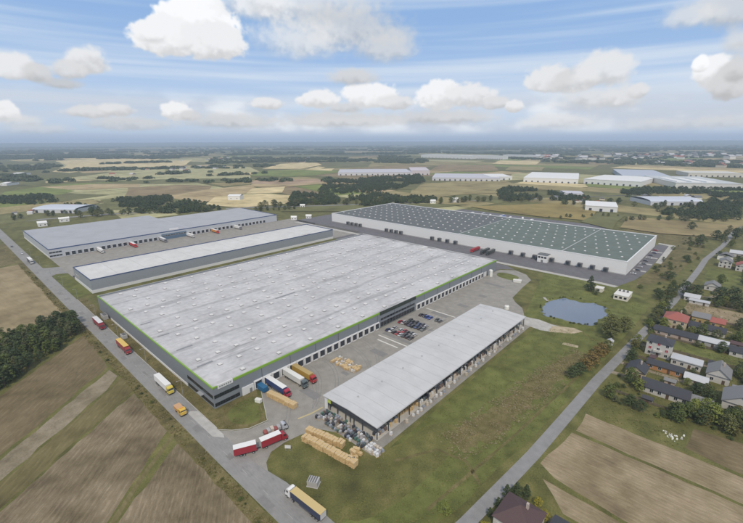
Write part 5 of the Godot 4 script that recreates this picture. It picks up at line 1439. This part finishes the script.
	part("hatch", bm(Vector3(-.4, 2.85, -.4), Vector3(.4, 3.05, .4)), M("steel", L(.3, .31, .32), .5), t)
	t = thing("white_container", "white skip container by the grass island of the yard", "container", Vector3(246, 0, 26.5), .3)
	q = MB.new()
	q.taper(Vector3(-1.5, .1, -2.9), Vector3(1.5, 1.9, 2.9), -.2, -.3)
	part("tub", q.mesh(), M("tank_white", L(.7, .71, .68), .5), t)
	part("lid", bm(Vector3(-1.75, 1.9, -3.25), Vector3(1.75, 2.05, 3.25)), mats.cabin_roof, t)
	t = thing("waste_box", "white box standing on the lawn edge near the first dock", "box", Vector3(15.4, 0, 9.6), .35)
	part("housing", bm(Vector3(-.8, .1, -1.4), Vector3(.8, 1.5, 1.4)), mats.tank_white, t)
	part("lid", bm(Vector3(-.85, 1.5, -1.45), Vector3(.85, 1.62, 1.45)), mats.cabin_roof, t)
	t = thing("jetty", "short pale jetty at the corner of the pond", "jetty", Vector3(221.2, 0, 58.4), -.83)
	for k in 9: part("plank", shared("jetty_plank", func(): return bm(Vector3(-.9, .9, -.32), Vector3(.9, 1.0, .32))), mats.concrete, t, Vector3(0, 0, -3.2 + k * .75))
	for z in [-2.5, 2.5]:
		for s in [-1, 1]: part("post", shared("jetty_post", func(): return bm(Vector3(-.1, -.2, -.1), Vector3(.1, 1.2, .1))), mats.timber, t, Vector3(s * .8, 0, z))
	t = thing("cooling_unit", "grey plant unit by the side wall of the grey warehouse, far one", "unit", Vector3(-2.2, 0, -143), 0)
	part("housing", bm(Vector3(-1.3, .1, -3.5), Vector3(1.3, 2.8, 3.5)), M("cabinet_grey", L(.4, .4, .4), .6), t)
	part("fan", bm(Vector3(-.9, 2.8, -2.5), Vector3(.9, 3.1, 2.5)), M("unit_dark", L(.12, .12, .12), .6), t)
	t = thing("cooling_unit", "grey plant unit by the side wall near the yellow topped truck", "unit", Vector3(-3.2, 0, -103), 0)
	part("housing", bm(Vector3(-1.2, .1, -2.4), Vector3(1.2, 2.2, 2.4)), mats.cabinet_grey, t)
	part("fan", bm(Vector3(-.8, 2.2, -1.6), Vector3(.8, 2.5, 1.6)), mats.unit_dark, t)
	t = thing("water_hut", "small white hut beneath the trees beside the lane", "hut", Vector3(178, 0, 110), .1)
	part("wall", bm(Vector3(-1.5, 0, -1.5), Vector3(1.5, 2.4, 1.5)), M("white_render", L(.50, .49, .47), .85), t)
	part("roof", roof_mesh(-1.5, 1.5, -1.5, 1.5, 2.4, "gx", 1.0, .2), mats.sheet_pale, t)
	# lamp posts along the access road
	for k in 9:
		t = thing("street_lamp", "slim grey street lamp on the verge, %s along the access road" % ["first", "second", "third", "fourth", "fifth", "sixth", "seventh", "eighth", "ninth"][k], "street lamp", Vector3(-4.9, 0, -20 - k * 44.0), 0, "street lamps along the access road")
		part("pole", shared("lamp_pole", func():
			var b := MB.new()
			b.tube(Vector3.ZERO, Vector3(0, 8, 0), .11, .06, 6)
			return b.mesh()), M("steel", L(.3, .31, .32), .5), t)
		part("arm", shared("lamp_arm", func(): return bm(Vector3(-1.6, 7.95, -.05), Vector3(0, 8.05, .05))), mats.steel, t)
		part("lamp_head", shared("lamp_head", func(): return bm(Vector3(-2.1, 7.9, -.14), Vector3(-1.5, 8.06, .14))), mats.cabinet_grey, t)
	t = thing("rubble_heap", "heap of white rubble at the edge of the brown field", "rubble", Vector3(111, 0, 147.5), 0)
	var rr := RandomNumberGenerator.new()
	rr.seed = 6
	for k in 26:
		var z := rr.randf_range(.25, .75)
		var o := part("block", shared("rubble_block", func():
			var b := MB.new()
			b.taper(Vector3(-.6, 0, -.5), Vector3(.6, .7, .5), .2, .15)
			return b.mesh()), mats.tank_white if k % 3 else mats.concrete, t, Vector3(rr.randfn() * 1.2, 0, rr.randfn() * 1.6))
		o.scale = Vector3(z, z, z)
		o.rotation.y = rr.randf() * TAU

# ---------------------------------------------------------------- plants
# a crown of leaf-sized faces gathered in clumps; round, tall or conical
func crown_mesh(key: String, seed_: int, w: float, h: float, y0: float, clumps: int, leaves: int, leaf: float, cone := 0.0) -> Mesh:
	return shared(key, func():
		var r := RandomNumberGenerator.new()
		r.seed = seed_
		var q := MB.new()
		for k in clumps:
			var f := (k + .5) / clumps
			var yy := y0 + f * h * .92 + r.randf_range(-.05, .05) * h
			var prof := sin(pow(f, .8) * PI * .92 + .18)
			if cone > 0: prof = lerpf(prof, (1.0 - f) * 1.05 + .05, cone)
			var a := k * 2.39996 + r.randf_range(-.5, .5)
			var rad := w * .5 * prof * sqrt(r.randf_range(.12, 1.0))
			var cc := Vector3(cos(a) * rad, yy, sin(a) * rad)
			var cr := w * r.randf_range(.15, .25) * (1.0 - cone * f * .6)
			var tone := r.randf_range(.72, 1.0)
			for i in leaves:
				var d := Vector3(r.randfn(), r.randfn(), r.randfn()).normalized()
				if d.y < -.3: d.y *= -.6
				var p := cc + d * cr * Vector3(1, .8, 1) * pow(r.randf_range(.35, 1.0), .5)
				var n := (d + Vector3(r.randf_range(-.6, .6), r.randf_range(-.3, .7), r.randf_range(-.6, .6))).normalized()
				var s := n.cross(Vector3.UP if absf(n.y) < .9 else Vector3.RIGHT).normalized().rotated(n, r.randf() * TAU)
				var u := n.cross(s)
				var z := leaf * r.randf_range(.6, 1.25)
				var t2 := tone * r.randf_range(.82, 1.0)
				q.col = Color(t2, t2, t2 * r.randf_range(.85, 1.0))
				q.quad(p - s * z * .5, p + u * z * .42, p + s * z * .55, p - u * z * .4)
		return q.mesh())

func trunk_mesh(key: String, seed_: int, h: float, r0: float) -> Mesh:
	return shared(key, func():
		var r := RandomNumberGenerator.new()
		r.seed = seed_
		var q := MB.new()
		q.tube(Vector3.ZERO, Vector3(r.randf_range(-.1, .1), h * .55, r.randf_range(-.1, .1)), r0, r0 * .65, 6, false)
		q.tube(Vector3(0, h * .53, 0), Vector3(r.randf_range(-.2, .2), h * .9, 0), r0 * .65, r0 * .15, 5, false)
		for k in 5:
			var a := k * 2.4
			var y := h * (.35 + .09 * k)
			q.tube(Vector3(0, y, 0), Vector3(cos(a) * h * .2, y + h * .14, sin(a) * h * .2), r0 * .35, r0 * .08, 4, false)
		return q.mesh())

func leaf_mat(key: String, c: Color) -> StandardMaterial3D:
	var m := M(key, c, .75)
	m.vertex_color_use_as_albedo = true
	m.backlight_enabled = true
	m.backlight = Color(c.r, c.g, c.b).linear_to_srgb() * .35
	return m

# species: name, crown meshes (unit height 10 m), tint
func tree(called: String, label: String, at: Vector3, height: float, shape: String, mat: Material, group: String, wide := 1.0) -> void:
	var v := rng.randi() % 3
	var t := thing(called, label, "tree" if not called.contains("shrub") else "shrub", at, rng.randf() * TAU, group)
	var s := height / 10.0
	t.scale = Vector3(s * wide, s, s * wide)
	var c: Mesh
	match shape:
		"round": c = crown_mesh("crown_round%d" % v, 10 + v, 7.6, 8.2, 1.7, 30, 42, .62)
		"tall": c = crown_mesh("crown_tall%d" % v, 20 + v, 5.4, 9.0, 1.0, 28, 40, .58)
		"cone": c = crown_mesh("crown_cone%d" % v, 30 + v, 5.2, 9.2, .8, 34, 36, .52, .85)
		"pine": c = crown_mesh("crown_pine%d" % v, 40 + v, 5.0, 6.6, 3.4, 26, 38, .55, .35)
		_: c = crown_mesh("crown_shrub%d" % v, 50 + v, 12.0, 9.0, .2, 22, 44, 1.0)
	part("crown", c, mat, t)
	part("trunk", trunk_mesh("trunk%d" % v, 60 + v, 8.4 if shape != "shrub" else 5.0, .28), M("bark", L(.075, .06, .045), .9), t)

func inside(p: Vector2, poly: Array) -> bool:
	var pl := PackedVector2Array()
	for a in poly: pl.append(Vector2(a[0], a[1]))
	return Geometry2D.is_point_in_polygon(p, pl)

func forest(label: String, poly: Array, step: float, height: float, mat: Material, mesh: Mesh, seed_: int) -> void:
	# a far-off wood that reads as one mass
	var r := RandomNumberGenerator.new()
	r.seed = seed_
	var pl := PackedVector2Array()
	var lo := Vector2(1e9, 1e9)
	var hi := -lo
	for a in poly:
		pl.append(Vector2(a[0], a[1]))
		lo = lo.min(pl[-1]); hi = hi.max(pl[-1])
	var area := (hi.x - lo.x) * (hi.y - lo.y)
	var n := mini(int(area / (step * step)), 60000)
	var xs: Array[Transform3D] = []
	var f := FastNoiseLite.new()
	f.seed = seed_
	f.frequency = .35 / step
	for k in int(n * 1.3):
		var p := Vector2(r.randf_range(lo.x, hi.x), r.randf_range(lo.y, hi.y))
		if not Geometry2D.is_point_in_polygon(p, pl) or f.get_noise_2d(p.x * .2, p.y * .2) < -.12: continue
		var s := height / 10.0 * r.randf_range(.65, 1.25)
		xs.append(Transform3D(Basis(Vector3.UP, r.randf() * TAU).scaled(Vector3(s * r.randf_range(.9, 1.5), s, s * r.randf_range(.9, 1.5))), Vector3(p.x, 0, p.y)))
	if xs.is_empty(): return
	var mm := MultiMesh.new()
	mm.transform_format = MultiMesh.TRANSFORM_3D
	mm.mesh = mesh
	mm.instance_count = xs.size()
	for k in xs.size(): mm.set_instance_transform(k, xs[k])
	var o := MultiMeshInstance3D.new()
	o.name = numbered("forest")
	o.multimesh = mm
	o.material_override = mat
	add_child(o)
	tag(o, label, "wood", "", "stuff")

func tufts(called: String, label: String, poly: Array, count: int, mesh: Mesh, tones: Array, size: float, seed_: int) -> void:
	var r := RandomNumberGenerator.new()
	r.seed = seed_
	var pl := PackedVector2Array()
	var lo := Vector2(1e9, 1e9)
	var hi := -lo
	for a in poly:
		pl.append(Vector2(a[0], a[1]))
		lo = lo.min(pl[-1]); hi = hi.max(pl[-1])
	var f := FastNoiseLite.new()
	f.seed = seed_
	f.frequency = .09
	var xs: Array[Transform3D] = []
	var cs := []
	var tries := 0
	while xs.size() < count and tries < count * 6:
		tries += 1
		var p := Vector2(r.randf_range(lo.x, hi.x), r.randf_range(lo.y, hi.y))
		if f.get_noise_2d(p.x, p.y) + r.randf_range(-.3, .3) < -.05 or not Geometry2D.is_point_in_polygon(p, pl): continue
		if called != "dry_weeds" and absf(p.x - 215) < 21 and absf(p.y - 80) < 18: continue
		var s := size * r.randf_range(.5, 1.3)
		xs.append(Transform3D(Basis(Vector3.UP, r.randf() * TAU).scaled(Vector3(s, s, s)), Vector3(p.x, .03, p.y)))
		cs.append(tones[r.randi() % tones.size()])
	var mm := MultiMesh.new()
	mm.transform_format = MultiMesh.TRANSFORM_3D
	mm.use_colors = true
	mm.mesh = mesh
	mm.instance_count = xs.size()
	for k in xs.size():
		mm.set_instance_transform(k, xs[k])
		mm.set_instance_color(k, cs[k])
	var o := MultiMeshInstance3D.new()
	o.name = numbered(called)
	o.multimesh = mm
	o.material_override = tinted("tuft_blades", Color.WHITE, .9)
	add_child(o)
	tag(o, label, "grass", "", "stuff")

func vegetation() -> void:
	var pine := leaf_mat("leaf_pine", L(.056, .084, .028))
	var dark := leaf_mat("leaf_dark", L(.07, .10, .03))
	var mid := leaf_mat("leaf_mid", L(.115, .15, .036))
	var olive := leaf_mat("leaf_olive", L(.145, .155, .046))
	var lime := leaf_mat("leaf_lime", L(.20, .235, .048))
	var rust := leaf_mat("leaf_rust", L(.22, .155, .045))
	var yellow := leaf_mat("leaf_yellow", L(.34, .30, .03))
	var sage := leaf_mat("leaf_sage", L(.12, .135, .06))
	var warm := leaf_mat("leaf_warm", L(.15, .14, .035))
	# the small pine wood by the access road
	var wood := [[-17, -133], [-17, -158], [-50, -146], [-130, -105], [-130, -35], [-88, -64], [-62, -86], [-36, -110]]
	var placed := []
	var r := RandomNumberGenerator.new()
	r.seed = 9
	for k in 6000:
		var p := Vector2(r.randf_range(-100, -16), r.randf_range(-160, -40))
		if not inside(p, wood) or placed.size() > 230: continue
		var ok := true
		for o: Vector2 in placed:
			if o.distance_to(p) < 3.3: ok = false; break
		if not ok: continue
		placed.append(p)
		tree("pine_tree", "dark green tree in the small dense wood beside the access road", Vector3(p.x, 0, p.y), r.randf_range(6.0, 11.0), ["tall", "tall", "round", "cone", "pine"][r.randi() % 5], [pine, pine, dark, dark, mid, mid, sage][r.randi() % 7], "trees of the small dense wood")
	# trees along the lane, by the pond and in the gardens: x, z, height, shape, kind, label
	for a in TREES:
		tree(a[6] if a.size() > 6 else "broadleaf_tree", a[5], Vector3(a[0], 0, a[1]), a[2], a[3], {"d": dark, "m": mid, "o": olive, "l": lime, "r": rust, "y": yellow, "p": pine}[a[4]], "trees along the lane and in the gardens", 1.15)
	# garden greenery between the houses
	var spots := 0
	for k in 1600:
		var p := Vector2(r.randf_range(120, 300), r.randf_range(121, 178))
		if spots > 270: break
		var busy := false
		for h in get_children():
			if h.has_meta("group") and h.get_meta("group") == "village houses and outbuildings":
				if absf(h.position.x - p.x) < 6.6 and absf(h.position.z - p.y) < 9: busy = true; break
		if busy or (p.x > 257 and p.x < 285) or (p.x > 192 and p.x < 207) or (p.x < 126 and p.y > 150): continue
		spots += 1
		var big := r.randf() < .55
		tree("garden_tree" if big else "garden_shrub", "leafy tree among the village gardens" if big else "low shrub in the village gardens", Vector3(p.x, 0, p.y), r.randf_range(3.5, 8.0) if big else r.randf_range(1.2, 3.0), "round" if big else "shrub", [dark, mid, mid, olive, dark, lime, pine, sage, warm][r.randi() % 9], "trees in the village gardens" if big else "shrubs in the village gardens")
	for k in 34:
		var p := Vector2(r.randf_range(330, 620), r.randf_range(124, 190))
		tree("garden_tree", "leafy tree among the village gardens", Vector3(p.x, 0, p.y + (0.0 if p.y > 140 else 12.0)), r.randf_range(5, 10), "round", [dark, mid, olive][r.randi() % 3], "trees in the village gardens")
	# weeds and shrubs on the verge of the access road
	for k in 46:
		tree("verge_shrub", "low weedy shrub on the field side verge", Vector3(-16.6 + r.randf_range(-1.6, 1.2), 0, r.randf_range(-330, 75)), r.randf_range(.5, 1.4), "shrub", [olive, mid, dark][r.randi() % 3], "shrubs on the field side verge")
	# rough growth round the pond and along the end of the white warehouse
	for k in 40:
		var a := r.randf() * TAU
		tree("pond_shrub", "dark reedy shrub on the pond bank", Vector3(215 + cos(a) * 24.5, .5, 80 + sin(a) * 21), r.randf_range(.6, 1.5), "shrub", [dark, mid][r.randi() % 2], "shrubs on the pond bank")
	for k in 60:
		var p := Vector2(r.randf_range(290, 560), r.randf_range(100, 128))
		if p.y < 100 + (p.x - 290) * .02: continue
		tree("wayside_shrub", "bushy shrub in the rough grass beside the lane", Vector3(p.x, 0, p.y), r.randf_range(1.2, 4.2), "shrub", [dark, mid, mid, olive][r.randi() % 4], "shrubs in the rough grass")
	for k in 30:
		var p := Vector2(r.randf_range(122, 134), r.randf_range(119, 165))
		tree("wayside_shrub", "bushy shrub below the navy roofed barn", Vector3(p.x, 0, p.y), r.randf_range(.8, 2.0), "shrub", [dark, mid, mid, olive][r.randi() % 4], "shrubs below the barn")
	# hedgerow trees beyond the warehouses that can be told apart
	for h in HEDGES:
		var a := Vector2(h[0], h[1])
		var b := Vector2(h[2], h[3])
		for k in h[4]:
			var p: Vector2 = a.lerp(b, (k + r.randf_range(-.3, .3)) / maxf(1, h[4] - 1)) + Vector2(r.randf_range(-1, 1), r.randf_range(-1, 1)) * h[6]
			tree("hedgerow_tree", h[7], Vector3(p.x, 0, p.y), h[5] * r.randf_range(.7, 1.2), ["round", "tall", "round"][r.randi() % 3], [dark, dark, mid, pine, sage, olive][r.randi() % 6], h[7] + "s", 1.25)
	# tufts too many to count: dry weeds on the bank, grass over the meadow and verges
	var tuft := shared("tuft", func():
		var q := MB.new()
		var tr := RandomNumberGenerator.new()
		tr.seed = 3
		for k in 9:
			var a := tr.randf() * TAU
			var o := Vector3(cos(a), 0, sin(a)) * tr.randf_range(0, .35)
			var e := Vector3(cos(a + 1.6), 0, sin(a + 1.6)) * tr.randf_range(.06, .14)
			var top := o * 1.9 + Vector3(0, tr.randf_range(.3, .75), 0)
			q.tri(o - e, top, o + e)
		return q.mesh())
	tufts("dry_weeds", "dry brown weeds standing on the long bank in the grass", [[45, 94], [49, 80], [82, 84.5], [131, 90], [160, 96], [156, 107.5], [118, 105], [64, 100]], 3000, tuft, [L(.36, .30, .19), L(.28, .24, .13), L(.42, .36, .25), L(.24, .24, .09)], .75, 21)
	tufts("grass_tufts", "uneven grass tufts between the shed and the lane", [[0, 76], [26, 71], [170, 71], [186, 92], [172, 113], [95, 109], [25, 103], [2, 97]], 4200, tuft, [L(.20, .22, .06), L(.25, .25, .08), L(.16, .18, .045), L(.30, .26, .13)], .5, 22)
	tufts("verge_weeds", "tall weeds along the field side of the access road", [[-19.4, -330], [-14.8, -330], [-14.6, 100], [-19, 100]], 3000, tuft, [L(.20, .19, .06), L(.28, .23, .11), L(.15, .16, .045), L(.34, .28, .17)], .8, 23)
	tufts("verge_weeds", "weeds along the side wall of the grey warehouse", [[-5, -190], [-.4, -190], [-.4, .5], [18, .8], [10.4, 22], [3.4, 21], [-2, 17], [-5, 13.6]], 1600, tuft, [L(.23, .21, .08), L(.30, .25, .13), L(.17, .18, .055)], .6, 24)
	tufts("grass_tufts", "uneven grass tufts around the pond", [[186, 60], [258, 36], [284, 36], [284, 88], [262, 114], [200, 113], [186, 92]], 1800, tuft, [L(.20, .22, .06), L(.25, .25, .08), L(.16, .18, .045)], .55, 25)
	tufts("grass_tufts", "uneven grass tufts on the garden meadows by the lane", [[104, 118], [130, 118.6], [290, 129.5], [290, 178], [124, 178], [124, 152], [105, 151]], 4000, tuft, [L(.18, .21, .055), L(.25, .25, .08), L(.13, .16, .04), L(.30, .26, .13)], .7, 26)
	# far woods
	var near_mesh := crown_mesh("crown_far", 80, 8.0, 9.4, .3, 14, 12, 1.7)
	var far_mesh := crown_mesh("crown_mass", 81, 26.0, 9.0, .0, 16, 8, 5.5)
	var fdark := leaf_mat("leaf_forest", L(.068, .098, .036))
	for k in WOODS.size():
		var far: bool = WOODS[k][0] == 0
		forest("dark wood among the fields in the distance" if far else "mixed wood beyond the warehouses", WOODS[k][1], 34.0 if far else 7.6, 8.0 if far else 7.5, fdark, far_mesh if far else near_mesh, 700 + k)
	# scattered belts out to the horizon
	var n := 0
	var rr := RandomNumberGenerator.new()
	rr.seed = 1234
	for k in 900:
		var d := 1500.0 * pow(9.0, rr.randf())
		var a := rr.randf_range(-.78, .78) - .0
		var dir := Vector2(1, 0).rotated(deg_to_rad(-42.574) + a)
		var c := Vector2(-65, 151) + dir * d
		var across := dir.orthogonal()
		var w := d * rr.randf_range(.03, .16)
		var dep := d * rr.randf_range(.005, .018)
		if d < 3800 and rr.randf() < .8: continue
		if n > 110: break
		n += 1
		var tilt := rr.randf_range(-.3, .3)
		var ax := across.rotated(tilt)
		var ay := dir.rotated(tilt)
		var poly := []
		for q: Vector2 in [Vector2(-1, -1), Vector2(.2, -1.3), Vector2(1, -.7), Vector2(.8, 1), Vector2(-.3, 1.3), Vector2(-1.1, .6)]:
			var p := c + ax * q.x * w + ay * q.y * dep
			poly.append([p.x, p.y])
		forest("belt of woodland far out towards the horizon", poly, maxf(26.0, d * .009), clampf(d * .0028, 10, 17), fdark, far_mesh, 3000 + k)

const TREES := [
	[186, 109, 12.5, "round", "o", "large olive green tree nearest the lane beside the pond"], [194, 106, 12, "round", "o", "large olive green tree beside the pond bank"], [201, 112, 10, "round", "o", "olive green tree on the lane side of the pond"],
	[133, 107, 7, "round", "d", "dark green round bush at the end of the brown weed bank"], [128, 105, 6.5, "round", "d", "dark green bush touching the brown weed bank"],
	[139, 108, 7.2, "round", "r", "rusty brown tree lowest in the row along the lane"], [146, 108.8, 8, "round", "r", "rusty brown tree, second of the row along the lane"], [153, 109.4, 8.4, "round", "r", "rusty brown tree, third of the row along the lane"], [160, 110, 8, "round", "r", "rusty brown tree, fourth of the row along the lane"], [167, 111, 7.4, "round", "o", "olive brown tree at the upper end of the row along the lane"],
	[22.6, 101, 4.6, "round", "l", "round yellow green bush alone in the grass at the bottom"],
	[266, 75.5, 12, "cone", "p", "tall dark conifer beside the pond cabins"], [262, 77, 8, "cone", "p", "smaller dark conifer beside the pond cabins"], [257, 82, 4.5, "round", "d", "dark bush near the pond cabins"],
	[271, 124, 6.5, "round", "d", "dark tree at the lane opposite the pond"], [277, 119, 7.5, "round", "d", "dark tree on the warehouse side of the lane"], [283, 117, 6, "round", "d", "dark bushy tree beside the lane above the pond"],
	[299, 131, 11.5, "round", "p", "very dark round tree beside the white shed"], [303, 137, 9, "round", "p", "dark tree behind the white shed"], [297, 151, 12.5, "round", "p", "big dark tree in the village gardens above the villa"], [303, 158, 12, "round", "p", "big dark tree next to the garden strip"], [294, 160, 10, "round", "d", "dark broad tree at the edge of the tan garden strip"],
	[334, 116, 8, "round", "d", "dark bushy tree at the bend of the lane"], [340, 118, 6, "round", "d", "dark bush at the bend of the lane"], [408, 121, 7, "round", "d", "dark bush in the rough grass far along the lane"], [395, 104, 5, "tall", "d", "thin dark tree at the pale path end"],
	[498, 123, 12, "round", "d", "dark tree where the lane meets the horizon road"], [540, 134, 12, "round", "d", "dark tree at the far bend of the lane"], [590, 106, 11, "round", "d", "dark tree in the far rough grass"], [560, 150, 14, "round", "p", "tall dark tree at the far right end of the lane"],
	[132, 152, 8, "round", "l", "bright yellow green tree below the navy barn, left of the group"], [131.5, 158, 8.6, "round", "l", "bright yellow green tree below the navy barn, middle of the group"], [136.5, 155.5, 7.6, "round", "l", "bright yellow green tree below the navy barn, behind the others"], [129.5, 148, 4.6, "round", "o", "olive green bush at the end of the yellow green trees"],
	[138, 165, 7, "round", "d", "dark tree before the large grey gabled house"], [134, 170, 6.5, "round", "d", "dark tree at the right edge above the brown field"], [150.5, 156.5, 5, "round", "d", "dark garden tree between the two grey gabled houses"],
	[157, 147, 4.2, "round", "l", "yellow green bush before the grey sheet roof"], [144, 127.6, 3.6, "round", "o", "olive bush beside the cream gabled house"],
	[41, 112.6, 5.4, "cone", "p", "dark conifer beside the maroon roof, lane side", "conifer_tree"], [43.6, 114.6, 5.8, "cone", "p", "dark conifer beside the maroon roof, second", "conifer_tree"], [45.2, 117.2, 5.4, "cone", "p", "dark conifer beside the maroon roof, third", "conifer_tree"], [44.6, 121, 3.2, "round", "y", "bright yellow bush beside the maroon roof", "garden_shrub"], [26.4, 113, 2.4, "shrub", "y", "yellow bush at the lane in front of the maroon roof", "garden_shrub"], [31, 111.8, 3.6, "cone", "p", "small dark conifer at the lane in front of the maroon roof", "conifer_tree"], [36, 112, 3.8, "cone", "p", "small dark conifer at the lane above the maroon roof", "conifer_tree"], [41.6, 124.4, 2.6, "shrub", "y", "yellow shrub behind the maroon roof", "garden_shrub"]]

# ax, az, bx, bz, number, height, spread, label
const HEDGES := [
	[300, -448, 352, -412, 9, 9, 3, "round tree in the row behind the blue trimmed warehouses"],
	[330, -470, 430, -420, 14, 12, 12, "dark tree of the copse behind the blue trimmed warehouses"],
	[440, -395, 620, -235, 30, 11, 9, "dark hedgerow tree behind the white warehouse"],
	[620, -250, 745, -130, 16, 11, 9, "hedgerow tree before the olive field"],
	[700, -90, 800, -20, 12, 9, 8, "tree by the square white hall"],
	[600, 30, 700, 130, 16, 8, 10, "tree at the end of the far lane"],
	[760, 20, 960, 160, 20, 9, 14, "tree before the silver hall"],
	[20, -650, 130, -640, 14, 9, 16, "tree round the greenhouse complex"],
	[100, -600, 250, -520, 22, 10, 12, "tree of the belt behind the farthest warehouse"],
	[560, -60, 640, 10, 10, 5, 6, "low tree behind the parked trailers"]]
